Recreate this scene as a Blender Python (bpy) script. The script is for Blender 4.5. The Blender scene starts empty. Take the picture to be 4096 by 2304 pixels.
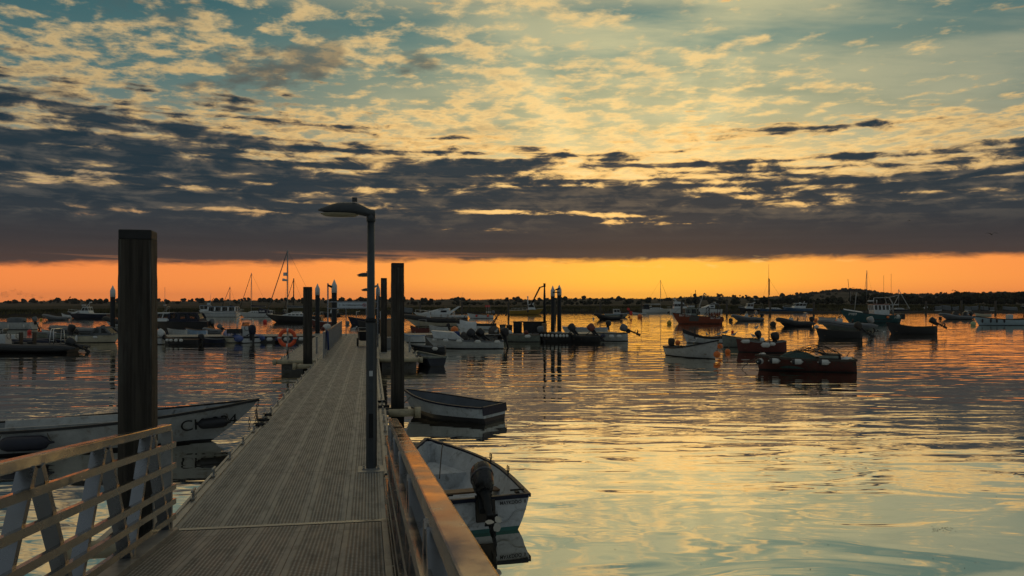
import bpy, math, random
from mathutils import Vector, Matrix, noise as mnoise
SC = bpy.context.scene
COL = SC.collection
PI = math.pi
# ------------------------------------------------------------------ camera, sky, sun, exposure
FPX, HZ, EYE = 3186.0, 1208.0, 2.8          # focal length in photo pixels, horizon row, eye height above the water
cam = bpy.data.cameras.new('camera'); cam_o = bpy.data.objects.new('camera', cam); COL.objects.link(cam_o)
cam.sensor_width = 36; cam.lens = 36*FPX/4096; cam.shift_y = (1208-1152)/4096
cam.clip_start = 0.05; cam.clip_end = 20000
cam_o.location = (0, 0, EYE); cam_o.rotation_euler = (PI/2, 0, 0)
SC.camera = cam_o
SC.view_settings.view_transform = 'Standard'; SC.view_settings.look = 'None'
SC.view_settings.exposure = 0.22; SC.view_settings.gamma = 1; SC.view_settings.use_curve_mapping = False
SC.cycles.use_denoising = True
SC.cycles.max_bounces = 8; SC.cycles.volume_bounces = 0
SC.cycles.sample_clamp_indirect = 6
SUN_AZ, SUN_EL = math.radians(9.2), math.radians(2.2)

class Nd:
    """a socket with arithmetic, for short node graphs"""
    def __init__(s, t, sock): s.t, s.s = t, sock
    def op(s, o, *b, clamp=False):
        n = s.t.nodes.new('ShaderNodeMath'); n.operation = o; n.use_clamp = clamp
        for i, v in enumerate((s,)+b):
            if isinstance(v, Nd): s.t.links.new(v.s, n.inputs[i])
            else: n.inputs[i].default_value = v
        return Nd(s.t, n.outputs[0])
    def __add__(s, b): return s.op('ADD', b)
    __radd__ = __add__
    def __mul__(s, b): return s.op('MULTIPLY', b)
    __rmul__ = __mul__
    def __sub__(s, b): return s.op('SUBTRACT', b)
    def __rsub__(s, b): return (s*-1.0)+b
    def __truediv__(s, b): return s.op('DIVIDE', b)
    def __neg__(s): return s*-1.0
    def pow(s, b): return s.op('POWER', b)
    def abs(s): return s.op('ABSOLUTE')
    def max(s, b): return s.op('MAXIMUM', b)
    def min(s, b): return s.op('MINIMUM', b)
    def sstep(s, a, b):
        n = s.t.nodes.new('ShaderNodeMapRange'); n.interpolation_type = 'SMOOTHSTEP'
        s.t.links.new(s.s, n.inputs['Value']); n.inputs['From Min'].default_value = a; n.inputs['From Max'].default_value = b
        return Nd(s.t, n.outputs[0])
    def lin(s, a, b, c=0.0, d=1.0):
        n = s.t.nodes.new('ShaderNodeMapRange')
        s.t.links.new(s.s, n.inputs['Value'])
        for k, v in (('From Min', a), ('From Max', b), ('To Min', c), ('To Max', d)): n.inputs[k].default_value = v
        return Nd(s.t, n.outputs[0])
def gauss(x): return (-(x*x)).op('EXPONENT')
def vec(t, x, y, z=0.0):
    n = t.nodes.new('ShaderNodeCombineXYZ')
    for i, v in enumerate((x, y, z)):
        if isinstance(v, Nd): t.links.new(v.s, n.inputs[i])
        else: n.inputs[i].default_value = v
    return Nd(t, n.outputs[0])
def tnoise(t, v, scale=1.0, detail=4.0, rough=0.5, dist=0.0, lac=2.0, col=False):
    n = t.nodes.new('ShaderNodeTexNoise'); n.noise_dimensions = '3D'
    if v is not None: t.links.new(v.s, n.inputs['Vector'])
    for k, x in (('Scale', scale), ('Detail', detail), ('Roughness', rough), ('Distortion', dist), ('Lacunarity', lac)): n.inputs[k].default_value = x
    return Nd(t, n.outputs['Color' if col else 'Fac'])
def mixc(t, f, a, b, mode='MIX'):
    n = t.nodes.new('ShaderNodeMix'); n.data_type = 'RGBA'; n.blend_type = mode
    for s, v in ((n.inputs[0], f), (n.inputs[6], a), (n.inputs[7], b)):
        if isinstance(v, Nd): t.links.new(v.s, s)
        elif isinstance(v, (int, float)): s.default_value = v
        else: s.default_value = (*v, 1)
    return Nd(t, n.outputs[2])
def ramp(t, f, stops):
    n = t.nodes.new('ShaderNodeValToRGB'); e = n.color_ramp.elements
    while len(e) < len(stops): e.new(0.5)
    for k, (p, c) in zip(e, stops): k.position = p; k.color = (*c, 1)
    t.links.new(f.s, n.inputs[0]); return Nd(t, n.outputs[0])

def build_world():
    w = bpy.data.worlds.new('World'); SC.world = w; w.use_nodes = True
    t = w.node_tree; t.nodes.clear()
    out = t.nodes.new('ShaderNodeOutputWorld'); bg = t.nodes.new('ShaderNodeBackground')
    tc = t.nodes.new('ShaderNodeTexCoord'); sp = t.nodes.new('ShaderNodeSeparateXYZ')
    t.links.new(tc.outputs['Generated'], sp.inputs[0])
    x, y, z = (Nd(t, sp.outputs[i]) for i in range(3))
    el = z.abs().op('ARCSINE')*57.2958
    az = x.op('ARCTAN2', y)*57.2958
    zz = z.abs()+0.05
    P = vec(t, x/zz, y/zz)
    # slow warp shared by all layers
    big = tnoise(t, vec(t, az*0.05, el*0.12, 3.7), 1.0, 2.0)
    fr = y.sstep(-0.3, 0.5)                                    # 1 towards the sunset, 0 behind the camera
    sun = gauss((az-9.0)/19.0)*fr                              # closeness to the sunset in azimuth
    sunw = gauss((az-6.0)/36.0)*fr
    e = el/30.0
    near = ramp(t, e, [(0, (1.05,0.34,0.055)), (0.05, (1.08,0.45,0.06)), (0.12, (1.05,0.41,0.07)), (0.2, (1.0,0.60,0.20)), (0.30, (0.90,0.64,0.26)), (0.42, (0.46,0.42,0.22)), (0.58, (0.22,0.29,0.215)), (0.65, (0.11,0.200,0.18)), (0.71, (0.33,0.315,0.20)), (0.9, (0.31,0.30,0.20)), (1, (0.17,0.19,0.165))])
    far = ramp(t, e, [(0, (0.90,0.245,0.058)), (0.10, (0.82,0.225,0.058)), (0.2, (0.42,0.24,0.12)), (0.33, (0.17,0.20,0.17)), (0.48, (0.055,0.125,0.137)), (0.65, (0.028,0.092,0.108)), (0.71, (0.23,0.235,0.175)), (0.9, (0.22,0.225,0.17)), (1, (0.14,0.165,0.16))])
    base = mixc(t, (sun*0.85+sunw*0.15), far, near)
    base = mixc(t, gauss((az-10.0)/9.0)*gauss((el-1.5)/2.6)*0.75, base, (1.08,0.53,0.05))
    base = mixc(t, az.abs().sstep(34.0, 60.0)*el.sstep(12.0, 2.0), base, (0.17,0.145,0.14))
    # thin veil over the right half, with faint rays fanning out of the hidden sun
    veil_n = tnoise(t, vec(t, x/zz*0.9-y/zz*0.35, y/zz*2.2, 1.3), 1.5, 5.0, 0.55)
    fan = tnoise(t, vec(t, (el-1.0).op('ARCTAN2', az-9.0)*5.0, 0.3, 8.1), 1.0, 3.0, 0.5)
    veil = veil_n.sstep(0.34, 0.66)*az.sstep(-22.0, 10.0)*el.sstep(7.0, 12.0)*el.sstep(24.0, 20.5)
    base = mixc(t, veil*0.80, base, mixc(t, sun, (0.20,0.23,0.185), (0.56,0.50,0.27)))
    rays = (fan.sstep(0.35, 0.7)-0.4)*gauss((az-9.0)/15.0)*gauss((el-12.5)/6.0)*0.3
    base = mixc(t, rays.max(0.0), base, (0.85,0.72,0.36))
    # high broken altocumulus, gold where it catches the sun
    pu, pv = x/zz, y/zz
    n1 = tnoise(t, vec(t, pu*0.82+pv*0.16, pv*0.80-pu*0.06, 0.0), 9.5, 9.0, 0.60, 0.1)
    n1b = tnoise(t, vec(t, pu*0.9+pv*0.2, pv*0.9, 5.0), 1.5, 3.0, 0.5)
    cover = n1*0.70+n1b*0.38-az.sstep(4.0, 24.0)*el.sstep(9.0, 14.5)*0.085+gauss((el-10.3)/2.2)*0.055*az.sstep(-18, 2)+az.sstep(0.0, -18.0)*0.020
    cover = cover-el.sstep(12.5, 19.0)*0.034
    cover = cover+el.sstep(19.8, 22.5)*0.075
    m1 = cover.sstep(0.475, 0.635)*el.sstep(5.5, 8.0)
    gold = mixc(t, sun, mixc(t, sunw, (0.42,0.31,0.15), (0.80,0.48,0.16)), (1.0,0.66,0.245))
    shade = mixc(t, sun, (0.115,0.115,0.095), (0.55,0.40,0.19))
    gold = mixc(t, el.sstep(11.0, 20.0)*0.6, gold, (0.62,0.46,0.22))
    core = cover.sstep(0.575, 0.70)*(1.0-sun*0.45)
    fluff = tnoise(t, vec(t, pu*1.05+pv*0.16, pv*0.8, 2.0), 13.0, 6.0, 0.6)
    c1 = mixc(t, (core*0.75+fluff.sstep(0.45, 0.7)*0.3).min(1.0), gold, shade)
    sky = mixc(t, m1*0.92, base, c1)
    # a few darker clumps drifting higher on the left
    hd = tnoise(t, vec(t, pu*0.95+pv*0.25, pv*0.75, 12.0), 2.6, 6.0, 0.55, 0.2)
    m1d = (hd+az.sstep(0.0, -22.0)*0.09-0.06).sstep(0.55, 0.66)*gauss((el-15.0)/3.2)*az.sstep(6.0, -8.0)
    sky = mixc(t, m1d*0.85, sky, (0.085,0.085,0.075))
    sky = mixc(t, (fan-0.47).max(0.0)*gauss((az-9.0)/17.0)*gauss((el-13.0)/5.0)*0.5, sky, (0.98,0.80,0.42))
    sky = mixc(t, (0.50-fan).max(0.0)*gauss((az-9.0)/17.0)*gauss((el-14.0)/5.0)*0.8, sky, (0.20,0.25,0.20))
    # low dark stratocumulus deck in rows
    wob = (big-0.5)*2.0
    rows = tnoise(t, vec(t, az*0.055+el*0.04, el*1.30+wob*0.22+az*0.010, 2.0), 1.0, 2.0, 0.5, 0.2)
    lump = tnoise(t, vec(t, az*0.34, el*1.20+az*0.012, 9.0), 1.0, 8.0, 0.62, 0.35)
    dk = (rows-0.5)*1.35+(lump-0.5)*1.15
    up = az.lin(-20.0, 0.0, 14.6, 11.6)+wob*0.6               # where the deck breaks up
    bias = (el-up).lin(-4.2, 2.2, 0.25, -0.42)+el.lin(3.6, 6.2, 0.55, 0.0)
    dd = dk+bias+gauss((az-0.5)/7.0)*gauss((el-6.3)/0.9)*0.09
    low = el-(2.95+(big-0.5)*0.8+az.lin(-34, -10, -0.75, 0.0)+(lump-0.5)*0.9)
    m2 = dd.sstep(-0.08, 0.15)*low.sstep(-0.22, 0.30)
    rim = gauss(dd/0.07)*low.sstep(0.8, 1.8)*(sun*0.85+sunw*0.22)
    dcol = ramp(t, e, [(0.09, (0.054,0.037,0.034)), (0.13, (0.030,0.030,0.034)), (0.19, (0.016,0.026,0.036)), (0.27, (0.008,0.023,0.036)), (0.5, (0.009,0.026,0.038))])
    streak = tnoise(t, vec(t, az*0.05, el*1.9+az*0.02, 4.0), 1.0, 5.0, 0.6)
    dcol = mixc(t, streak.sstep(0.35, 0.75)*0.5, dcol, mixc(t, el.sstep(3.0, 7.0), (0.044,0.041,0.043), (0.033,0.042,0.050)))
    dcol = mixc(t, (lump*0.6+streak*0.4).sstep(0.54, 0.40)*el.sstep(4.2, 6.5)*0.75, dcol, mixc(t, sunw, (0.052,0.062,0.068), (0.105,0.086,0.066)))
    dcol = mixc(t, dd.sstep(0.22, 0.02)*0.45*el.sstep(5.0, 7.0), dcol, mixc(t, sunw, (0.15,0.13,0.10), (0.30,0.19,0.09)))
    dcol = mixc(t, streak.sstep(0.52, 0.66)*low.sstep(0.9, 0.05)*az.sstep(4.0, -10.0)*0.7, dcol, (0.55,0.20,0.07))
    sky = mixc(t, m2*0.99, sky, dcol)
    sky = mixc(t, rim*0.5, sky, (1.0,0.56,0.16))
    # small bright scraps just under the deck, near the sun
    scr = tnoise(t, vec(t, az*0.55, el*3.0, 6.0), 1.0, 5.0, 0.6).sstep(0.56, 0.68)*gauss((el-2.75)/0.35)*gauss((az-12.0)/10.0)
    sky = mixc(t, scr*0.6, sky, (1.0,0.60,0.17))
    # the half of the sky behind the camera: even blue-grey dusk cloud
    back = tnoise(t, vec(t, x*2.0, y*2.0, z*2.0), 1.0, 4.0, 0.5)
    sky = mixc(t, y.sstep(0.25, -0.35), sky, mixc(t, back.sstep(0.3, 0.7), (0.085,0.112,0.132), (0.15,0.17,0.175)))
    sky = mixc(t, el.sstep(28.0, 44.0)*0.78, sky, (0.135,0.155,0.160))     # duller overhead, away from the glow
    nish = t.nodes.new('ShaderNodeTexSky'); nish.sky_type = 'NISHITA'; nish.sun_disc = False
    nish.sun_elevation = SUN_EL; nish.sun_rotation = SUN_AZ
    bg2 = t.nodes.new('ShaderNodeBackground'); bg2.inputs[1].default_value = 0.0010
    t.links.new(nish.outputs[0], bg2.inputs[0])
    t.links.new(sky.s, bg.inputs[0]); bg.inputs[1].default_value = 1.0
    add = t.nodes.new('ShaderNodeAddShader'); t.links.new(bg.outputs[0], add.inputs[0]); t.links.new(bg2.outputs[0], add.inputs[1])
    t.links.new(add.outputs[0], out.inputs[0])
    w.cycles.sampling_method = 'MANUAL'; w.cycles.sample_map_resolution = 1024
build_world()
sl = bpy.data.lights.new('sun', 'SUN'); sun_o = bpy.data.objects.new('sun', sl); COL.objects.link(sun_o)
sl.energy = 0.008; sl.angle = math.radians(30); sl.color = (1.0, 0.55, 0.22)
sun_o.rotation_euler = Vector((-math.sin(SUN_AZ)*math.cos(SUN_EL), -math.cos(SUN_AZ)*math.cos(SUN_EL), -math.sin(SUN_EL))).to_track_quat('-Z', 'Y').to_euler()
# ------------------------------------------------------------------ helpers
def tag(o, label=None, cat=None, group=None, kind=None):
    for k, v in (('label', label), ('category', cat), ('group', group), ('kind', kind)):
        if v: o[k] = v
    return o
def thing(name, label, cat, loc=(0,0,0), rz=0.0, group=None):
    o = bpy.data.objects.new(name, None); COL.objects.link(o); o.empty_display_size = 0.2
    o.location = loc; o.rotation_euler = (0, 0, rz)
    return tag(o, label, cat, group)
MATS = {}
def mat(name, col, rough=0.5, metal=0.0, var=0.25, scale=3.0, bump=0.0, spec=0.5, stain=None, stain_amt=0.0, bscale=None):
    """painted / weathered surface: base colour broken up by two noises, optional stain colour, slight bump"""
    if name in MATS: return MATS[name]
    m = bpy.data.materials.new(name); m.use_nodes = True; t = m.node_tree
    b = t.nodes['Principled BSDF']
    tc = t.nodes.new('ShaderNodeTexCoord'); o = Nd(t, tc.outputs['Object'])
    n1 = tnoise(t, o, scale, 5.0, 0.6); n2 = tnoise(t, o, scale*6.3, 3.0, 0.6)
    f = (n1*0.65+n2*0.35).sstep(0.3, 0.7)
    c = mixc(t, f, tuple(x*(1-var) for x in col), tuple(min(1, x*(1+var*0.6)) for x in col))
    if stain:
        s = tnoise(t, o, scale*1.7, 6.0, 0.65, 0.6)
        c = mixc(t, s.sstep(0.52, 0.68)*stain_amt, c, stain)
    t.links.new(c.s, b.inputs['Base Color'])
    t.links.new(n2.lin(0.3, 0.7, max(0.02, rough-0.1), min(1, rough+0.12)).s, b.inputs['Roughness'])
    b.inputs['Metallic'].default_value = metal; b.inputs['Specular IOR Level'].default_value = spec
    if bump:
        bp = t.nodes.new('ShaderNodeBump'); bp.inputs['Strength'].default_value = 1.0; bp.inputs['Distance'].default_value = bump
        nb = tnoise(t, o, bscale or scale*8, 4.0, 0.6)
        t.links.new(nb.s, bp.inputs['Height']); t.links.new(bp.outputs[0], b.inputs['Normal'])
    MATS[name] = m; return m

class MB:
    """collects shapes into one mesh; every face carries the material slot in use"""
    def __init__(s): s.v, s.f, s.m, s.cur, s.sm, s.smooth = [], [], [], 0, [], False
    def slot(s, i): s.cur = i; return s
    def _add(s, vs, fs):
        k = len(s.v); s.v += [tuple(v) for v in vs]
        for f in fs: s.f.append(tuple(i+k for i in f)); s.m.append(s.cur); s.sm.append(s.smooth)
        return s
    def box(s, c, d, rot=None, taper=1.0):
        h = [x/2 for x in d]; vs = []
        for z in (-1, 1):
            k = taper if z > 0 else 1.0
            for x, y in ((-1,-1),(1,-1),(1,1),(-1,1)): vs.append(Vector((x*h[0]*k, y*h[1]*k, z*h[2])))
        if rot: vs = [rot @ v for v in vs]
        vs = [v+Vector(c) for v in vs]
        return s._add(vs, [(0,3,2,1),(4,5,6,7),(0,1,5,4),(1,2,6,5),(2,3,7,6),(3,0,4,7)])
    def hexa(s, p):          # eight corners: bottom four, top four
        return s._add(p, [(0,3,2,1),(4,5,6,7),(0,1,5,4),(1,2,6,5),(2,3,7,6),(3,0,4,7)])
    def loft(s, rings, closed=True, cap=True, smooth=True):
        n = len(rings[0]); k = len(s.v); old = s.smooth; s.smooth = smooth
        vs = [p for r in rings for p in r]; fs = []
        for i in range(len(rings)-1):
            for j in range(n if closed else n-1):
                a, b = i*n+j, i*n+(j+1) % n; fs.append((a, b, b+n, a+n))
        s._add(vs, fs); s.smooth = False
        if cap and closed:
            s.f += [tuple(k+j for j in reversed(range(n))), tuple(k+(len(rings)-1)*n+j for j in range(n))]; s.m += [s.cur]*2; s.sm += [False]*2
        s.smooth = old; return s
    def tube(s, pts, r, n=8, cap=True, flat=None):
        pts = [Vector(p) for p in pts]; rings = []; up = None
        for i, p in enumerate(pts):
            d = (pts[min(i+1, len(pts)-1)]-pts[max(i-1, 0)])
            if d.length < 1e-9: d = Vector((0,0,1))
            d.normalize()
            a = d.cross(Vector((0,0,1)) if abs(d.z) < 0.95 else Vector((0,1,0))).normalized()
            if up is not None and a.dot(up) < 0 and abs(d.z) >= 0.95: a = -a
            up = a; b = d.cross(a).normalized()
            rr = r[i] if isinstance(r, (list, tuple)) else r
            if flat: rings.append([p+a*(sx*flat[0]/2)+b*(sy*flat[1]/2) for sx, sy in ((-1,-1),(1,-1),(1,1),(-1,1))])
            else: rings.append([p+a*(rr*math.cos(2*PI*j/n))+b*(rr*math.sin(2*PI*j/n)) for j in range(n)])
        return s.loft(rings, True, cap, smooth=not flat)
    def bar(s, a, b, w, h):   # flat bar from a to b, w across, h in the vertical plane
        return s.tube([a, b], 1, flat=(w, h))
    def cyl(s, c, r, h, n=12, r2=None):
        c = Vector(c); r2 = r if r2 is None else r2
        return s.loft([[c+Vector((rr*math.cos(2*PI*j/n), rr*math.sin(2*PI*j/n), z)) for j in range(n)] for rr, z in ((r, 0), (r2, h))])
    def lathe(s, c, prof, n=14, axis=None):
        c = Vector(c); q = axis or Matrix.Identity(3)
        return s.loft([[c+q @ Vector((r*math.cos(2*PI*j/n), r*math.sin(2*PI*j/n), z)) for j in range(n)] for r, z in prof])
    def ball(s, c, r, n=12, sz=1.0):
        m = max(4, n//2+1)
        return s.lathe(c, [(max(1e-3, r*math.sin(PI*i/m)), -r*sz*math.cos(PI*i/m)) for i in range(m+1)], n)
    def build(s, name, mats, parent=None, loc=None, rot=None, bevel=0.0):
        me = bpy.data.meshes.new(name); me.from_pydata(s.v, [], s.f); me.validate()
        for m in (mats if isinstance(mats, (list, tuple)) else [mats]): me.materials.append(m)
        if len(me.polygons) == len(s.f):
            me.polygons.foreach_set('material_index', s.m); me.polygons.foreach_set('use_smooth', s.sm)
        me.update()
        o = bpy.data.objects.new(name, me); COL.objects.link(o)
        if parent: o.parent = parent
        if loc: o.location = loc
        if rot: o.rotation_euler = rot
        if bevel:
            b = o.modifiers.new('bevel', 'BEVEL'); b.width = bevel; b.segments = 2; b.limit_method = 'ANGLE'
        return o
def kids(o): return [c for c in COL.objects if c.parent == o]
def copy_tree(o, parent=None):
    c = o.copy(); COL.objects.link(c); c.parent = parent
    for ch in kids(o): copy_tree(ch, c)
    return c
def wl(py): return FPX*EYE/(py-HZ)                       # distance of a waterline seen in photo row py
def at(px, py, Y): return Vector(((px-2048)/FPX*Y, Y, EYE-(py-HZ)/FPX*Y))
def lerp(a, b, t): return a+(b-a)*t
def ss(a, b, x):
    x = min(1, max(0, (x-a)/(b-a))); return x*x*(3-2*x)
def text_geo(txt, size, align='LEFT', bold=0.0):
    cu = bpy.data.curves.new('lettering', 'FONT'); cu.body = txt; cu.size = size; cu.align_x = align; cu.offset = bold
    o = bpy.data.objects.new('lettering', cu); COL.objects.link(o)
    dg = bpy.context.evaluated_depsgraph_get(); me = o.evaluated_get(dg).to_mesh()
    vs = [tuple(v.co) for v in me.vertices]; fs = [tuple(p.vertices) for p in me.polygons]
    o.evaluated_get(dg).to_mesh_clear(); bpy.data.objects.remove(o); bpy.data.curves.remove(cu)
    return vs, fs
def text_on(txt, size, fn, m, parent, align='LEFT', name='lettering', bold=0.0):
    """lettering laid on a surface: fn maps (across, up) to a point"""
    vs, fs = text_geo(txt, size, align, bold)
    mb = MB(); mb._add([fn(v[0], v[1]) for v in vs], fs); return mb.build(name, m, parent)

# ------------------------------------------------------------------ materials
white = mat('white_paint', (0.54,0.56,0.56), 0.4, var=0.14, scale=2.5, stain=(0.30,0.27,0.22), stain_amt=0.35)
oldwhite = mat('weathered_white', (0.42,0.435,0.43), 0.5, var=0.2, scale=3.5, stain=(0.20,0.17,0.13), stain_amt=0.6)
cream = mat('cream_gelcoat', (0.55,0.50,0.38), 0.4, var=0.15, stain=(0.25,0.20,0.14), stain_amt=0.4)
navy = mat('navy_paint', (0.012,0.016,0.035), 0.45, var=0.3, spec=0.25)
black = mat('black_paint', (0.010,0.010,0.012), 0.4, var=0.3)
blackrub = mat('black_rubber', (0.014,0.014,0.015), 0.6, var=0.3)
greyrub = mat('grey_tube', (0.13,0.14,0.15), 0.5, var=0.18)
darkrub = mat('dark_tube', (0.022,0.024,0.028), 0.45, var=0.25)
bluerub = mat('blue_tube', (0.06,0.10,0.28), 0.45, var=0.2)
greygreen = mat('grey_green_hull', (0.17,0.19,0.16), 0.55, var=0.25, stain=(0.07,0.06,0.05), stain_amt=0.6)
insgrey = mat('grey_interior', (0.22,0.24,0.25), 0.6, var=0.25, stain=(0.08,0.07,0.06), stain_amt=0.4)
orange = mat('orange_hull', (0.23,0.045,0.014), 0.55, var=0.25, stain=(0.10,0.05,0.03), stain_amt=0.5)
redh = mat('red_hull', (0.105,0.020,0.014), 0.6, var=0.25, stain=(0.07,0.04,0.03), stain_amt=0.5)
teal = mat('teal_hull', (0.012,0.070,0.078), 0.5, var=0.2, stain=(0.06,0.07,0.06), stain_amt=0.4)
scuffed = mat('scuffed_white', (0.47,0.49,0.50), 0.5, var=0.22, scale=5.0, stain=(0.14,0.135,0.12), stain_amt=0.6)
bluh = mat('blue_hull', (0.04,0.10,0.19), 0.4, var=0.2)
sky_b = mat('pale_blue_paint', (0.25,0.36,0.50), 0.4, var=0.15)
yellow = mat('yellow_hull', (0.26,0.165,0.015), 0.5, var=0.2, stain=(0.15,0.10,0.03), stain_amt=0.4)
antif = mat('antifouling', (0.018,0.018,0.018), 0.7, var=0.4)
greenaf = mat('green_antifouling', (0.03,0.14,0.12), 0.6, var=0.3)
wood_d = mat('dark_wood', (0.055,0.045,0.035), 0.8, var=0.4, scale=4, bump=0.004)
wood_m = mat('varnished_wood', (0.16,0.09,0.045), 0.5, var=0.3, scale=5)
alu = mat('brushed_aluminium', (0.27,0.28,0.30), 0.30, metal=0.95, var=0.12, scale=1.6, stain=(0.26,0.25,0.23), stain_amt=0.35)
rail_m = mat('polished_rail', (0.47,0.46,0.44), 0.17, metal=0.97, var=0.06, scale=0.8, stain=(0.30,0.29,0.27), stain_amt=0.35)
alud = mat('dull_aluminium', (0.34,0.34,0.33), 0.45, metal=0.7, var=0.22, scale=4, stain=(0.12,0.11,0.10), stain_amt=0.5)
chrome = mat('stainless_steel', (0.6,0.6,0.6), 0.18, metal=1.0, var=0.1)
steel_d = mat('painted_dark_steel', (0.014,0.016,0.018), 0.65, var=0.35, scale=2, spec=0.3)
lampg = mat('grey_lamp_paint', (0.042,0.050,0.056), 0.5, var=0.3, scale=3, stain=(0.03,0.03,0.03), stain_amt=0.5)
ropem = mat('old_rope', (0.10,0.085,0.065), 0.9, var=0.4, scale=20)
canv_n = mat('navy_canvas', (0.014,0.016,0.032), 0.8, var=0.3)
canv_g = mat('grey_canvas', (0.11,0.12,0.125), 0.85, var=0.3)
fendw = mat('white_fender', (0.55,0.55,0.52), 0.45, var=0.15, stain=(0.22,0.20,0.16), stain_amt=0.6)
fendb = mat('blue_fender', (0.02,0.03,0.10), 0.4, var=0.2)
fendk = mat('black_fender', (0.012,0.012,0.015), 0.45, var=0.3)
buoyo = mat('orange_buoy', (0.70,0.16,0.02), 0.45, var=0.2, stain=(0.2,0.08,0.02), stain_amt=0.4)
buoyr = mat('red_buoy', (0.55,0.03,0.02), 0.45, var=0.2)
buoyy = mat('yellow_buoy', (0.45,0.30,0.03), 0.5, var=0.2, stain=(0.1,0.08,0.03), stain_amt=0.5)
buoyp = mat('pale_green_buoy', (0.35,0.42,0.22), 0.5, var=0.2)
buoyk = mat('black_buoy', (0.02,0.02,0.02), 0.6, var=0.3)
lifered = mat('lifebuoy_orange', (0.68,0.085,0.02), 0.45, var=0.12)
tarp = mat('black_plastic', (0.013,0.013,0.014), 0.45, var=0.3)
bluep = mat('blue_plastic', (0.015,0.04,0.16), 0.4, var=0.2)
tan = mat('tan_panel', (0.27,0.17,0.09), 0.6, var=0.15)
gullw = mat('gull_white', (0.62,0.62,0.60), 0.7, var=0.08)
gullg = mat('gull_grey', (0.20,0.21,0.22), 0.7, var=0.15)
gullk = mat('gull_brown', (0.05,0.045,0.04), 0.7, var=0.3)
beakm = mat('gull_beak', (0.45,0.28,0.05), 0.5)
inkb = mat('black_lettering', (0.012,0.012,0.012), 0.5)
inkw = mat('white_lettering', (0.62,0.62,0.60), 0.5)
netm = mat('teal_netting', (0.05,0.09,0.08), 0.9, var=0.5, scale=14, bump=0.02, bscale=40)
netk = mat('grey_netting', (0.10,0.09,0.08), 0.95, var=0.5, scale=14, bump=0.02, bscale=40)
capw = mat('white_cap', (0.55,0.57,0.57), 0.5, var=0.12)
def glass_mat():
    m = bpy.data.materials.new('window_glass'); m.use_nodes = True; t = m.node_tree; t.nodes.clear()
    o = t.nodes.new('ShaderNodeOutputMaterial'); mx = t.nodes.new('ShaderNodeMixShader'); mx.inputs[0].default_value = 0.42
    tr = t.nodes.new('ShaderNodeBsdfTransparent'); tr.inputs[0].default_value = (0.75,0.76,0.75,1)
    gl = t.nodes.new('ShaderNodeBsdfPrincipled'); gl.inputs['Base Color'].default_value = (0.02,0.022,0.025,1); gl.inputs['Roughness'].default_value = 0.08
    t.links.new(tr.outputs[0], mx.inputs[1]); t.links.new(gl.outputs[0], mx.inputs[2]); t.links.new(mx.outputs[0], o.inputs[0]); return m
glass = glass_mat()

# ------------------------------------------------------------------ the setting: water, marsh, hills
def water_mat():
    m = bpy.data.materials.new('harbour_water'); m.use_nodes = True; t = m.node_tree; t.nodes.clear()
    out = t.nodes.new('ShaderNodeOutputMaterial'); g = t.nodes.new('ShaderNodeNewGeometry')
    sp = t.nodes.new('ShaderNodeSeparateXYZ'); t.links.new(g.outputs['Position'], sp.inputs[0])
    x, y = Nd(t, sp.outputs[0]), Nd(t, sp.outputs[1])
    # wind patches: long bands where the ripple is stronger, calm slicks between them
    patch = tnoise(t, vec(t, x*0.035+y*0.01, y*0.10, 0.0), 1.0, 4.0, 0.55, 0.4).sstep(0.36, 0.66)
    far_ = y.sstep(7.0, 20.0)                                  # sheltered slick water close to the pontoon
    calm = tnoise(t, vec(t, x*0.55+y*0.35, y*0.95-x*0.2, 11.0), 0.75, 1.5, 0.45, 1.2)
    swell = tnoise(t, vec(t, x*0.16+y*0.05, y*0.62-x*0.05, 0.0), 1.0, 2.0, 0.45, 0.5)
    mid = tnoise(t, vec(t, x*0.36+y*0.08, y*1.35-x*0.10, 3.0), 1.0, 2.0, 0.5, 0.6)
    fine = tnoise(t, vec(t, x*1.3, y*3.6+x*0.3, 7.0), 1.0, 2.0, 0.5, 0.4)
    h = calm*WAVE[0]+swell*WAVE[1]*(far_*0.8+0.2)+(mid*WAVE[2]+fine*WAVE[3])*(patch*0.8+0.25)*(far_*0.93+0.07)
    bp = t.nodes.new('ShaderNodeBump'); bp.inputs['Strength'].default_value = 1.0; bp.inputs['Distance'].default_value = 1.0
    t.links.new(h.s, bp.inputs['Height'])
    gl = t.nodes.new('ShaderNodeBsdfGlossy'); gl.inputs['Roughness'].default_value = 0.012; gl.inputs['Color'].default_value = (1.0,0.965,0.88,1)
    df = t.nodes.new('ShaderNodeBsdfDiffuse'); df.inputs['Color'].default_value = (0.045,0.045,0.030,1)
    fz = t.nodes.new('ShaderNodeFresnel'); fz.inputs['IOR'].default_value = 1.34
    for n in (gl, fz): t.links.new(bp.outputs[0], n.inputs['Normal'])
    f = Nd(t, fz.outputs[0]).pow(0.24).op('MULTIPLY', 1.20, clamp=True)
    mx = t.nodes.new('ShaderNodeMixShader'); t.links.new(f.s, mx.inputs[0]); t.links.new(df.outputs[0], mx.inputs[1]); t.links.new(gl.outputs[0], mx.inputs[2])
    t.links.new(mx.outputs[0], out.inputs[0]); return m
WAVE = (0.016, 0.040, 0.024, 0.0032)
w_ = MB(); w_._add([(-1500,-60,0),(1500,-60,0),(1500,420,0),(-1500,420,0)], [(0,1,2,3)])
tag(w_.build('water', water_mat()), kind='structure')

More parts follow.
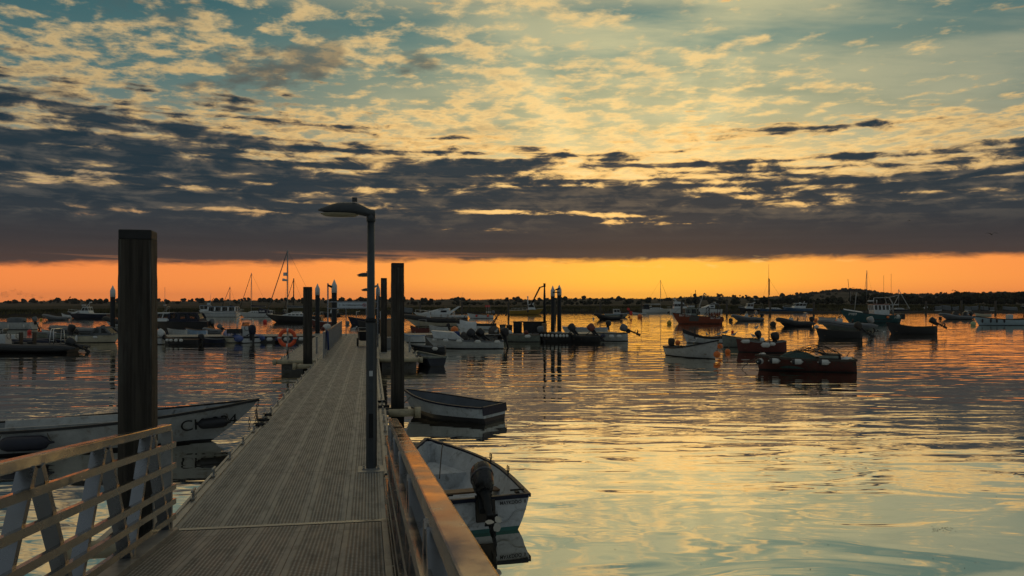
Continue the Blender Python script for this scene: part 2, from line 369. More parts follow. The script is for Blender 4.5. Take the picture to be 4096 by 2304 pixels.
def bank_y(x):           # the far water's edge
    pts = [(-400,120),(-100,156),(-55,187),(0,207),(70,214),(140,226),(400,240)]
    for (a, b), (c, d) in zip(pts, pts[1:]):
        if x <= c: return lerp(b, d, max(0, (x-a)/(c-a)))
    return pts[-1][1]
def bank_h(x): return lerp(1.0, 1.7, ss(-90, 110, x))
RIDGE = [(-700,1209),(0,1209),(100,1205),(200,1201),(300,1200),(390,1203),(620,1203),(800,1202),(900,1199),(1050,1199),(1150,1196),(1250,1196),(1350,1199),(1490,1195),(1620,1195),(1715,1198),(1800,1195),(1900,1198),(2000,1195),(2150,1198),(2240,1194),(2400,1193),(2620,1194),(2700,1190),(2760,1186),(2840,1184),(2930,1186),(2980,1189),(3050,1189),(3100,1185),(3150,1183),(3200,1181),(3270,1175),(3310,1170),(3340,1166),(3390,1164),(3430,1166),(3475,1170),(3500,1174),(3540,1180),(3620,1185),(3700,1184),(3800,1184),(3850,1181),(3900,1180),(4000,1178),(4096,1180),(4900,1184)]
def ridge_y(px):
    for (a, b), (c, d) in zip(RIDGE, RIDGE[1:]):
        if px <= c: return lerp(b, d, max(0, (px-a)/(c-a)))
    return RIDGE[-1][1]
HILL_D = 1500.0
def land_z(x, y):
    by = bank_y(x); d = y-by
    if d < 0: return -0.6
    z = bank_h(x)*ss(0, 5, d)*0.8-0.5*(1-ss(0, 3, d))
    s = HILL_D/y; px = 2048+FPX*x/y
    top = EYE-(ridge_y(px)-HZ)/FPX*HILL_D-2.6
    k = ss(500, HILL_D, y) if y < HILL_D else 1.0-0.35*ss(HILL_D, 3000, y)
    return z+max(0, top)*k+mnoise.noise((x*0.02, y*0.02, 0))*0.25*ss(10, 80, d)
def land():
    mb = MB(); ds = [0, 1.5, 4, 9, 20, 45, 90, 160, 260, 380, 520, 680, 850, 1030, 1220, 1420, 1700, 2200, 3200, 6000]
    az = [math.radians(-44+88*i/220) for i in range(221)]; rows = []
    for i, d in enumerate(ds):
        r = []
        for a in az:
            x0 = 0
            for _ in range(6): x0 = math.tan(a)*(bank_y(x0))
            y = bank_y(x0)+d; x = math.tan(a)*y
            r.append((x, y, land_z(x, y)))
        rows.append(r)
    mb.smooth = True; mb.loft(rows, closed=False, cap=False)
    m = bpy.data.materials.new('marsh_and_fields'); m.use_nodes = True; t = m.node_tree; b = t.nodes['Principled BSDF']
    g = t.nodes.new('ShaderNodeNewGeometry'); sp = t.nodes.new('ShaderNodeSeparateXYZ'); t.links.new(g.outputs['Position'], sp.inputs[0])
    x, y, z = (Nd(t, sp.outputs[i]) for i in range(3))
    fld = tnoise(t, vec(t, x*0.004, y*0.006, 0), 1.0, 2.0, 0.5); sm = tnoise(t, vec(t, x*0.05, y*0.05, z*0.3), 1.0, 5.0, 0.6)
    c = mixc(t, fld.sstep(0.47, 0.53), (0.018,0.021,0.013), (0.062,0.054,0.038))
    c = mixc(t, sm.sstep(0.35, 0.65)*0.5, c, (0.016,0.018,0.011))
    c = mixc(t, z.sstep(0.9, 0.3), c, (0.030,0.026,0.020))
    t.links.new(c.s, b.inputs['Base Color']); b.inputs['Roughness'].default_value = 0.95; b.inputs['Specular IOR Level'].default_value = 0.1
    tag(mb.build('ground', m), kind='structure')
land()
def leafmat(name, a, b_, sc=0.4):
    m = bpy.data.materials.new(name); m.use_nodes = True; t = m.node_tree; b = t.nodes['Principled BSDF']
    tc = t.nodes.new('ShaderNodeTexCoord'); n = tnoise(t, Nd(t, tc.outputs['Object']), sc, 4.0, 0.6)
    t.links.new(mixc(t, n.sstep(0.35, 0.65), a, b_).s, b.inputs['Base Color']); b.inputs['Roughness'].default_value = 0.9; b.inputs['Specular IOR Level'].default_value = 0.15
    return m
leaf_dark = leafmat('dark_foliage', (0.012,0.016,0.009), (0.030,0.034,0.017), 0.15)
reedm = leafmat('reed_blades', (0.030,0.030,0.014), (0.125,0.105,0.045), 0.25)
R = random.Random(5)
def reeds():
    mb = MB()
    for i in range(30000):
        a = math.radians(R.uniform(-40, 40)); x0 = 0
        for _ in range(5): x0 = math.tan(a)*bank_y(x0)
        d = 2.0+abs(R.gauss(0, 1))*11; y = bank_y(x0)+d; x = math.tan(a)*y
        z = land_z(x, y); h = R.uniform(0.5, 1.15)*(0.75+0.5*mnoise.noise((x*0.05, y*0.1, 2)))*lerp(0.75, 1.0, ss(-60, 100, x)); w = R.uniform(0.06, 0.16); an = R.uniform(-0.6, 0.6); lx = R.uniform(-0.25, 0.25)
        c, s = math.cos(an)*w, math.sin(an)*w
        mb._add([(x-c, y-s, z-0.1), (x+c, y+s, z-0.1), (x+lx, y, z+h)], [(0,1,2)])
    tag(mb.build('reeds', reedm), 'long band of dark reeds with pale tops along the far bank', 'reeds', kind='stuff')
reeds()
def clump(mb, c, r, n, rr=R, sq=0.8):
    """a crown of small leaf tufts through an uneven volume"""
    c = Vector(c); lobes = [(Vector((rr.uniform(-.55,.55), rr.uniform(-.55,.55), rr.uniform(-.35,.5)))*r, rr.uniform(.4,.75)*r) for _ in range(5)]
    for o, q in lobes[:3]:                     # shaded heart of the crown
        k = len(mb.v); N = 7; m = 4
        for i in range(m+1):
            for j in range(N):
                d = Vector((math.sin(PI*i/m)*math.cos(2*PI*j/N), math.sin(PI*i/m)*math.sin(2*PI*j/N), math.cos(PI*i/m)*sq)); mb.v.append(tuple(c+o+d*q*rr.uniform(.75, 1.05)))
        for i in range(m):
            for j in range(N): mb.f.append((k+i*N+j, k+i*N+(j+1) % N, k+(i+1)*N+(j+1) % N, k+(i+1)*N+j)); mb.m.append(0); mb.sm.append(False)
    for i in range(n):
        o, q = lobes[i % 5]; v = Vector((rr.gauss(0,1), rr.gauss(0,1), rr.gauss(0,1))).normalized()*q*(rr.random()**0.4)
        p = c+o+Vector((v.x, v.y, v.z*sq)); s = r*rr.uniform(.10, .2)
        a = Vector((rr.gauss(0,1), rr.gauss(0,1), rr.gauss(0,1))).normalized()*s; b = Vector((rr.gauss(0,1), rr.gauss(0,1), rr.gauss(0,1))).normalized()*s
        mb._add([p-a, p+b, p+a, p-b*0.8], [(0,1,2,3)])
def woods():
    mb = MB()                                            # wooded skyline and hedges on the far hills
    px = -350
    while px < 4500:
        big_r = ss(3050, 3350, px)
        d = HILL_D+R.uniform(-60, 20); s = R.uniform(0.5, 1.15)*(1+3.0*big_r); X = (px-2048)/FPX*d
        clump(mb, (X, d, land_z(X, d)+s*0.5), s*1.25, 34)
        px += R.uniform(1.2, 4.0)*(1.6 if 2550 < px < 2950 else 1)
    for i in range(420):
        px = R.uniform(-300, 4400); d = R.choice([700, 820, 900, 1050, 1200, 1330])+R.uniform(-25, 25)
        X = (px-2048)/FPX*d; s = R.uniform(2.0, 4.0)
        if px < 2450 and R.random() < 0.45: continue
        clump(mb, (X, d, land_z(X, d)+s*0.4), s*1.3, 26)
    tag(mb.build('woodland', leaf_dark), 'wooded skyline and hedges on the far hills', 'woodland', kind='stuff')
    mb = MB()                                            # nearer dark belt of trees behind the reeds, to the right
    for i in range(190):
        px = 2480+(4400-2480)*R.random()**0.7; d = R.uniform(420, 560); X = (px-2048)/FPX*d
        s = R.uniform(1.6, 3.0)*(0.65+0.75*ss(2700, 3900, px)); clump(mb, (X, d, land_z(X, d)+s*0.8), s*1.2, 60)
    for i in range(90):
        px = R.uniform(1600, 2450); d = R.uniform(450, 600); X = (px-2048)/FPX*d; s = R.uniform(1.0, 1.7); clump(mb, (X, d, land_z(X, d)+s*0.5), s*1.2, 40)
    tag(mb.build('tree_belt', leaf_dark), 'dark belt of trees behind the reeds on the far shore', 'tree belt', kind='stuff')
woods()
# ------------------------------------------------------------------ the pier: gangway, pontoons, piles, lamps
PA = math.radians(10.06); PC = Vector((-2.40, 8.328, 0)); DK = 0.45
def pw(x, y, z=0.0): return Vector((PC.x+x*math.cos(PA)-y*math.sin(PA), PC.y+x*math.sin(PA)+y*math.cos(PA), z))
def deck_mat(name, ribbed):
    """perforated deck panels: plain strips between bands of small raised studs and slots, worn and stained"""
    m = bpy.data.materials.new(name); m.use_nodes = True; t = m.node_tree; b = t.nodes['Principled BSDF']
    tc = t.nodes.new('ShaderNodeTexCoord'); sp = t.nodes.new('ShaderNodeSeparateXYZ'); t.links.new(tc.outputs['Object'], sp.inputs[0])
    x, y = Nd(t, sp.outputs[0]), Nd(t, sp.outputs[1])
    fr = lambda v: v.op('FRACT')
    panel = fr((x+5.0)/0.434)                                     # five planks across
    plain = (panel-0.5).abs().sstep(0.36, 0.40)                   # plain strip either side of each seam
    seam = (panel-0.5).abs().sstep(0.486, 0.497)
    rib = ((fr((x+5.0)/0.0362)-0.5).abs()).sstep(0.18, 0.36)
    slot = ((fr((y+50.0)/0.052)-0.5).abs()).sstep(0.20, 0.36)
    cross = ((fr((y+50.0)/0.62)-0.5).abs()).sstep(0.485, 0.495)
    joint = ((fr((y+50.0)/3.1)-0.5).abs()).sstep(0.4965, 0.4985)
    stud = rib*(1.0-slot) if not ribbed else rib
    hole = (1.0-rib)*(slot*0.75+0.25)*(1.0-plain)
    o = Nd(t, tc.outputs['Object'])
    w1 = tnoise(t, vec(t, x*1.6, y*0.55, 0), 1.0, 5.0, 0.6); w2 = tnoise(t, vec(t, x*9.0, y*2.2, 0), 1.0, 4.0, 0.6); w3 = tnoise(t, o, 26.0, 2.0, 0.5)
    c = mixc(t, w1.sstep(0.35, 0.65), (0.070,0.077,0.083), (0.112,0.118,0.120))
    c = mixc(t, stud*0.8*(1.0-plain), c, (0.34,0.36,0.355))
    bar = ((fr((y+50.0)/0.31)-0.5).abs()).sstep(0.455, 0.485)
    c = mixc(t, bar*(1.0-plain)*w2.sstep(0.35, 0.6)*0.55, c, (0.38,0.37,0.33))
    c = mixc(t, hole*0.85, c, (0.020,0.020,0.019))
    c = mixc(t, plain*(1.0-seam)*0.85, c, (0.235,0.238,0.225))
    c = mixc(t, (seam+joint*0.8).min(1.0)*0.9, c, (0.012,0.012,0.012))
    c = mixc(t, w2.sstep(0.50, 0.72)*0.45, c, (0.05,0.048,0.042))
    c = mixc(t, w3.sstep(0.60, 0.75)*0.25, c, (0.26,0.25,0.22))
    t.links.new(c.s, b.inputs['Base Color'])
    t.links.new(w2.lin(0.3, 0.7, 0.36, 0.62).s, b.inputs['Roughness'])
    b.inputs['Specular IOR Level'].default_value = 0.45
    h = stud*(1.0-plain)*0.5+plain*0.3-hole*0.6-seam*1.0-joint+w3*0.15
    bp = t.nodes.new('ShaderNodeBump'); bp.inputs['Strength'].default_value = 0.7; bp.inputs['Distance'].default_value = 0.006
    t.links.new(h.s, bp.inputs['Height']); t.links.new(bp.outputs[0], b.inputs['Normal']); return m
deckm = deck_mat('perforated_deck', False); ribm = deck_mat('ribbed_deck', True)
concm = mat('stained_float', (0.13,0.125,0.115), 0.85, var=0.3, scale=2.5, bump=0.006, stain=(0.04,0.045,0.03), stain_amt=0.7)
guidem = mat('cream_roller', (0.36,0.31,0.20), 0.45, var=0.2, scale=4, stain=(0.12,0.10,0.07), stain_amt=0.6)

def cleat_mesh():
    mb = MB()
    mb.box((0,0,0.008), (0.05,0.13,0.016)); mb.box((0,0,0.055), (0.024,0.045,0.08))
    mb.tube([(0,-0.11,0.098),(0,-0.06,0.105),(0,0.06,0.105),(0,0.11,0.098)], [0.010,0.016,0.016,0.010], 8)
    return mb
def add_pontoon(label, x0, x1, y0, y1, m, group=None, cleats=(), edges=True, name='pontoon', seam=None):
    """a floating deck; its origin lies on the water at the middle of its near end"""
    cx = (x0+x1)/2; W = (x1-x0)/2; L = y1-y0
    root = thing(name, label, 'pontoon', pw(cx, y0), PA, group)
    mb = MB(); mb.box((0, L/2, DK-0.02), (2*W-0.004, L-0.004, 0.04)); d = mb.build('deck', m, root)
    mb = MB(); n = max(1, round(L/3.1)) if L > W*2 else max(1, round(2*W/3.1))
    for i in range(n):
        if L > W*2: mb.box((0, (i+.5)*L/n, 0.06), (2*W*0.9, L/n*0.9, 0.52))
        else: mb.box((-W+(i+.5)*2*W/n, L/2, 0.06), (2*W/n*0.9, L*0.9, 0.52))
    mb.build('float', concm, root)
    for s in (-1, 1):
        if edges:
            mb = MB(); mb.box((s*(W+0.075), L/2, DK-0.065), (0.15, L, 0.13)); mb.box((s*(W+0.03), L/2, DK+0.010), (0.035, L, 0.018)); mb.box((s*(W+0.125), L/2, DK+0.010), (0.035, L, 0.018))
            mb.build('edge_rail', alud, root)
        else:
            mb = MB(); mb.box((s*(W+0.03), L/2, DK-0.07), (0.06, L, 0.16)); mb.build('edge_rail', alud, root)
    cm = None
    for (cxx, cyy) in cleats:
        if cm is None: o = cleat_mesh().build('cleat', alud, root); cm = o.data
        else: o = bpy.data.objects.new('cleat', cm); COL.objects.link(o); o.parent = root
        o.location = (cxx-cx, cyy-y0, DK+0.018)
    return root
Wm = 1.085
main = add_pontoon('long straight walkway pontoon of perforated grey deck running away from the gangway', -Wm, Wm, 0.03, 48.2, deckm,
                   cleats=[(-Wm-0.078, 1.35+1.25*i) for i in range(19)]+[(Wm+0.078, 1.0+1.25*i) for i in range(19)])
mb = MB(); mb.box((0, 0.0, DK+0.008), (2*Wm+0.12, 0.07, 0.014)); mb.build('joint_strip', alu, main)
for s in (-1, 1): mb = MB(); mb.box((s*(Wm+0.16), 0.10, DK-0.01), (0.20, 0.17, 0.02)); mb.box((s*(Wm+0.16), 0.29, DK-0.011), (0.18, 0.21, 0.016)); mb.build('hinge_plate', alud, main)
plL = add_pontoon('wide berth pontoon left of the railed walkway with bollard cleats on its outer edge', -2.72, -Wm-0.20, 24.6, 48.2, ribm, cleats=[(-2.69, 25.2+1.15*i) for i in range(16)], edges=False)
plR = add_pontoon('ribbed berth pontoon on the right with ropes along its outer edge', Wm+0.20, 2.88, 24.9, 48.2, ribm, cleats=[(2.85, 25.5+1.15*i) for i in range(16)], edges=False)
cross = add_pontoon('long cross pontoon at the far end of the walkway with moored boats along both sides', -14.8, 19.5, 48.35, 52.0, ribm, cleats=[(-14.0+2.6*i, 51.8) for i in range(13)]+[(-13.2+2.6*i, 48.5) for i in range(13)], edges=False)
for root, w in ((plL, 0.80), (plR, 0.81)):
    mb = MB(); mb.slot(0); mb.tube([(-w-0.08, -0.06, DK-0.07), (w+0.08, -0.06, DK-0.07)], 0.085, 12)
    for s in (-1, 1): mb.tube([(s*(w+0.02), -0.06, DK-0.07), (s*(w+0.16), -0.06, DK-0.07)], 0.115, 12)
    mb.build('end_fender', guidem, root)
# rail end bows and pile guides on the walkway
def pile_guide(x, y, side, size, root=main):
    o = thing('pile_guide', None, None); o.parent = root; o.location = (x, y-0.03, 0)
    mb = MB(); w = size/2+0.09
    for yy in (-w-0.02, w+0.02): mb.box((0, yy, DK-0.06), (2*w+0.06, 0.07, 0.10))
    mb.box((side*(w+0.03), 0, DK-0.05), (0.07, 2*w+0.1, 0.10)); mb.build('bracket', alud, o)
    mb = MB(); a, b = -side*(w-0.03), side*(w+0.12); yy = -w-0.14
    mb.tube([(a, yy, DK-0.05), (b, yy, DK-0.05)], 0.085, 14); mb.tube([(b, yy, DK-0.05), (b+side*0.13, yy, DK-0.05)], 0.118, 14); mb.build('roller', guidem, o)
    return o
# railings along the far half of the walkway
for s in (-1, 1):
    L0, L1 = 25.7, 46.8; rr = thing('railing', None, None); rr.parent = main; rr.location = (s*1.04, L0, 0)
    mb = MB(); mb.box((0, (L1-L0)/2, DK+1.06), (0.07, L1-L0, 0.045)); mb.build('handrail', alu, rr)
    n = 14
    for i in range(n+1):
        mb = MB(); mb.box((0, (L1-L0)*i/n, DK+0.52), (0.05, 0.05, 1.04)); mb.build('post', alud, rr)
    for i in range(n):
        mb = MB(); a = (L1-L0)*i/n; b = (L1-L0)*(i+1)/n
        mb.box((0, (a+b)/2, DK+0.10), (0.03, b-a-0.05, 0.03))
        for k in range(1, 8): mb.box((0, lerp(a, b, k/8), DK+0.575), (0.026, 0.026, 0.92))
        mb.build('baluster_panel', alud, rr)
# the sloping gangway the photographer stands on
SL = 0.094
def gz(s): return DK+SL*s+0.012
gang = thing('gangway', 'sloping aluminium gangway with truss railings and grey grating deck', 'gangway', pw(0, 0), PA)
GL = 14.0
def slope_box(mb, x0, x1, s0, s1, z0, z1):
    p = []
    for z in (z0, z1):
        for x, s in ((x0, s1), (x1, s1), (x1, s0), (x0, s0)): p.append((x, -s, gz(s)+z))
    return mb.hexa(p)
mb = MB(); slope_box(mb, -Wm+0.07, Wm-0.07, 0.04, GL, -0.05, 0.0); mb.build('deck', deckm, gang)
for sx in (-1, 1):
    mb = MB(); a, b = sorted((sx*(Wm-0.065), sx*(Wm+0.14))); slope_box(mb, a, b, 0.02, GL, -0.20, 0.035); mb.build('side_beam', alud, gang)
    rr = thing('railing', None, None); rr.parent = gang
    xo, xi = sx*(Wm+0.075), sx*(Wm+0.02)
    mb = MB(); a, b = sorted((sx*(Wm+0.015), sx*(Wm+0.105))); slope_box(mb, a, b, -0.03, GL, 1.02, 1.09); mb.build('handrail', rail_m, rr, bevel=0.008)
    for h in (0.145, 0.30, 0.45, 0.665, 0.88):
        mb = MB(); a, b = sorted((xi-sx*0.005, xi-sx*0.045)); slope_box(mb, a, b, -0.05, GL, h-0.028, h+0.028); mb.build('rail', rail_m, rr)
    mb = MB(); mb.box((xo-sx*0.02, 0.0, gz(0)+0.51), (0.10, 0.055, 1.02)); mb.build('end_post', alud, rr)
    k = 0.7
    while k < GL:
        for f in (k-0.62, k+0.62):
            if f > GL: continue
            g = k+(f-k)*0.05/0.62
            A = Vector((xo-sx*0.02, -g, gz(g)+1.02)); B = Vector((xo-sx*0.02, -f, gz(f)+0.03))
            mb = MB(); d = (B-A).normalized(); n = Vector((0, d.z, -d.y)); e = Vector((0.05, 0, 0)); n *= 0.026
            mb.hexa([B-e-n, B+e-n, B+e+n, B-e+n, A-e-n, A+e-n, A+e+n, A-e+n]); mb.build('strut', alu, rr)
        k += 1.3

# timber piles
def timber_pile(label, x, y, w, top, rot, plate=False):
    rt = thing('timber_pile', label, 'pile', (x, y, 0), rot, 'square timber piles beside the walkway')
    mb = MB(); rings = []; rr = random.Random(int(top*1000)); N = 80
    for i in range(N+1):
        z = lerp(-1.2, top-0.10, i/N); r = []
        for j in range(24):
            s, q = divmod(j, 6); a = -0.5+q/6; px, py = [(a, -0.5), (0.5, a), (-a, 0.5), (-0.5, -a)][s]
            k = w*(1+0.020*mnoise.noise((px*3, py*3+s, z*0.9+x))+0.016*mnoise.noise((px*14+s, py*14, z*4)))
            if s in (1,) and z > 0.9: k *= 1+0.075*max(0, mnoise.noise((px*20, py*25, z*13)))
            if z > top-0.45: k *= 0.985
            r.append((px*k, py*k, z))
        rings.append(r)
    mb.loft(rings, smooth=False); mb.build('post', wood_p, rt)
    mb = MB(); mb.box((0,0,top-0.05), (w*0.985, w*0.985, 0.10)); mb.build('cap', wood_c, rt, bevel=0.012)
    if plate:
        mb = MB(); mb.box((w*0.5+0.006, -0.02, 1.15), (0.012, w*0.7, 0.42)); mb.box((w*0.5+0.006, -0.02, 0.70), (0.012, w*0.7, 0.36)); mb.build('depth_board', oldwhite, rt)
    return rt
def pile_mat():
    m = bpy.data.materials.new('tidal_timber'); m.use_nodes = True; t = m.node_tree; b = t.nodes['Principled BSDF']
    tc = t.nodes.new('ShaderNodeTexCoord'); sp = t.nodes.new('ShaderNodeSeparateXYZ'); t.links.new(tc.outputs['Object'], sp.inputs[0])
    x, y, z = (Nd(t, sp.outputs[i]) for i in range(3))
    gr = tnoise(t, vec(t, x*22.0, y*22.0, z*0.7), 1.0, 6.0, 0.65); bl = tnoise(t, vec(t, x*3.0, y*3.0, z*0.9), 1.0, 5.0, 0.6)
    c = mixc(t, gr.sstep(0.32, 0.68), (0.026,0.022,0.018), (0.070,0.060,0.047))
    c = mixc(t, bl.sstep(0.5, 0.68)*0.6, c, (0.10,0.105,0.095))
    dr = tnoise(t, vec(t, x*30.0, y*30.0, z*0.35+4.0), 1.0, 3.0, 0.6)
    c = mixc(t, dr.sstep(0.60, 0.72)*z.sstep(1.2, 2.6)*0.55, c, (0.20,0.20,0.18))
    c = mixc(t, bl.sstep(0.42, 0.30)*z.sstep(2.2, 0.6)*0.7, c, (0.020,0.026,0.012))
    c = mixc(t, (z+(bl-0.5)*0.8).sstep(1.0, 0.35), c, (0.012,0.013,0.011))
    t.links.new(c.s, b.inputs['Base Color']); b.inputs['Roughness'].default_value = 0.85; b.inputs['Specular IOR Level'].default_value = 0.25
    bp = t.nodes.new('ShaderNodeBump'); bp.inputs['Distance'].default_value = 0.012; t.links.new(gr.s, bp.inputs['Height']); t.links.new(bp.outputs[0], b.inputs['Normal'])
    return m
wood_p = pile_mat(); wood_c = mat('iron_cap', (0.016,0.016,0.016), 0.7, var=0.3)
timber_pile('thick square timber pile beside the gangway, nearest pile, a pale board on its side', -3.83, 8.16, 0.315, 3.53, math.radians(14), True)
timber_pile('square timber pile rising beside the small white rowing boat', -2.53, 17.6, 0.275, 3.66, math.radians(12))
timber_pile('square timber pile standing beside the orange lifebuoy', -7.72, 30.1, 0.33, 3.37, math.radians(13))
timber_pile('square timber pile rising through the ribbed pontoon behind a grey cabinet', -6.05, 37.6, 0.29, 3.93, math.radians(10))
def toloc(x, y):
    d = Vector((x-PC.x, y-PC.y)); return d.x*math.cos(PA)+d.y*math.sin(PA), -d.x*math.sin(PA)+d.y*math.cos(PA)
for (x, y, s, w) in ((-3.83, 8.16, -1, 0.33), (-2.53, 17.6, 1, 0.29), (-7.72, 30.1, -1, 0.34)):
    a, b = toloc(x, y); pile_guide(a, b, s, w)
# steel guide piles with white pointed caps
def steel_pile(label, x, y, r, top):
    rt = thing('steel_pile', label, 'pile', (x, y, 0), 0, 'white capped steel piles holding the pontoons')
    mb = MB(); mb.cyl((0,0,-1.5), r, top-0.85+1.5, 20); mb.build('tube', steel_d, rt)
    mb = MB(); mb.lathe((0,0,top-0.85), [(r*1.06,0),(r*1.06,0.45),(r*0.05,0.85)], 20); mb.build('cap', capw, rt)
    mb = MB(); mb.lathe((0,0,0.32), [(r*1.12,0),(r*1.35,0.02),(r*1.35,0.16),(r*1.12,0.18)], 16); mb.build('collar', alud, rt); return rt
def pile_px(label, pxc, y, wpx, ytop):
    Y = y; return steel_pile(label, (pxc-2048)/FPX*Y, Y, wpx/2*Y/FPX, EYE-(ytop-HZ)/FPX*Y)
pile_px('white capped steel pile left of the thick timber pile', 451, 57.5, 19, 1141)
pile_px('white capped steel pile just right of the lifebuoy pile', 1270, 58.3, 18, 1134)
pile_px('tallest white capped steel pile beside the left railing', 1337, 50.0, 21, 1117)
pile_px('white capped steel pile half hidden behind the cabinet pile', 1512, 58.0, 17, 1135.6)
p5 = pile_px('white capped steel pile, shorter of the pair standing together', 2211, 61.7, 16, 1141.5)
p6 = pile_px('white capped steel pile, taller of the pair standing together', 2237, 62.2, 17, 1138)
pile_px('white capped steel pile mostly hidden behind the thick timber pile', 486, 57.7, 19, 1150)
def bracket_bar(x0, x1, y, z, root):     # bar and small lamp between twin piles
    mb = MB(); ox, oy = root.location.x, root.location.y
    mb.tube([(x0-ox, y-oy, z), (x1-ox, y-oy, z)], 0.045, 8); mb.build('tie_bar', steel_d, root)
    mb = MB(); mb.tube([(x1-ox, y-oy, z+0.30), ((x0*0.4+x1*0.6)-ox, y-oy, z+0.22), ((x0*.8+x1*.2)-ox, y-oy, z+0.16)], [0.06,0.07,0.02], 8); mb.build('bulkhead_lamp', steel_d, root)
bracket_bar(p5.location.x, p6.location.x, 61.5, 3.55, p6)

# lamp posts
def lamp_post(label, x, y, h, rz=PA):
    rt = thing('lamp_post', label, 'lamp post', pw(x, y, DK), rz, 'lamp posts along the walkway')
    mb = MB(); mb.box((0.0,-0.02,0.004), (0.36,0.42,0.008)); mb.box((0,0,0.013), (0.25,0.16,0.014))
    for sx in (-1, 1):
        for sy in (-1, 1): mb.cyl((sx*0.10, sy*0.055, 0.018), 0.014, 0.022, 6)
    mb.build('base_plate', alud, rt)
    r0, r1 = 0.074, 0.050; zs = h*0.575
    mb = MB(); mb.smooth = False; mb.loft([[(r*math.cos(2*PI*(j+.5)/8), r*math.sin(2*PI*(j+.5)/8), z) for j in range(8)] for r, z in ((r0,0.02),(r0*0.98,zs))], smooth=False); mb.build('lower_shaft', lampg, rt)
    mb = MB(); mb.box((0,-0.070,0.62), (0.062,0.012,0.34)); mb.build('access_door', steel_d, rt, bevel=0.004)
    mb = MB(); mb.box((0.0,-0.0725,1.35), (0.05,0.004,0.075)); mb.build('number_plate', capw, rt)
    mb = MB(); mb.tube([(0.072,0,0.03),(0.074,0.005,0.7),(0.072,0,zs-0.05)], 0.009, 6); mb.build('cable', blackrub, rt)
    mb = MB(); mb.cyl((0,0,zs-0.03), 0.082, 0.05, 12); mb.build('band', steel_d, rt)
    mb = MB(); mb.lathe((0,0,zs), [(0.060,0.02),(0.056,0.04),(r1,h-zs-0.12)], 14); mb.build('upper_shaft', lampg, rt)
    hd = MB(); ring = []
    # head: a long flattened teardrop reaching left from the post
    for i in range(15):
        f = i/14; xx = lerp(0.055, -0.72, f)
        up = 0.125*(math.sin(PI*min(1, f*1.0)*0.5+0.0) if f < 0.3 else 1)*(1-ss(0.55, 1.02, f))**0.8+0.006
        up = lerp(0.055, 0.122, ss(0, 0.4, f))*(1-ss(0.55, 1.06, f))**0.6+0.004
        dn = 0.045*(1-ss(0.72, 1.02, f))+0.003; wd = lerp(0.055, 0.13, ss(0, 0.4, f))*(1-ss(0.6, 1.03, f))**0.6+0.005
        dz = lerp(-0.035, 0.0, ss(0, 0.35, f))
        ring.append([(xx, wd*math.cos(a), (up if math.sin(a) > 0 else dn)*math.sin(a)+dz) for a in [2*PI*k/12 for k in range(12)]])
    hd.loft(ring); hd.tube([(0,0,-0.14),(0,0,-0.02)], 0.062, 12); hd.box((-0.225,0,0.165), (0.07,0.07,0.055)); o = hd.build('lamp_head', lampg, rt, loc=(0,0,h-0.02))
    mb = MB(); mb.lathe((0,0,0), [(0.002,-0.055),(0.09,-0.045),(0.12,-0.01),(0.12,0.0)], 16); mb.v = [(a*2.3-0.42, b*.95, c-0.030) for a, b, c in mb.v]; mb.build('lamp_glass', guidem, rt, loc=(0,0,h-0.02))
    return rt
lamp_post('tall lamp post bolted to the walkway deck in the foreground, its head reaching left', 0.912, 2.76, 3.64)
lamp_post('more distant lamp post whose head shows left of the foreground post', 0.95, 31.6, 3.70)
lamp_post('farthest lamp post, only its small head tip visible behind the foreground post', 0.98, 47.4, 3.20)
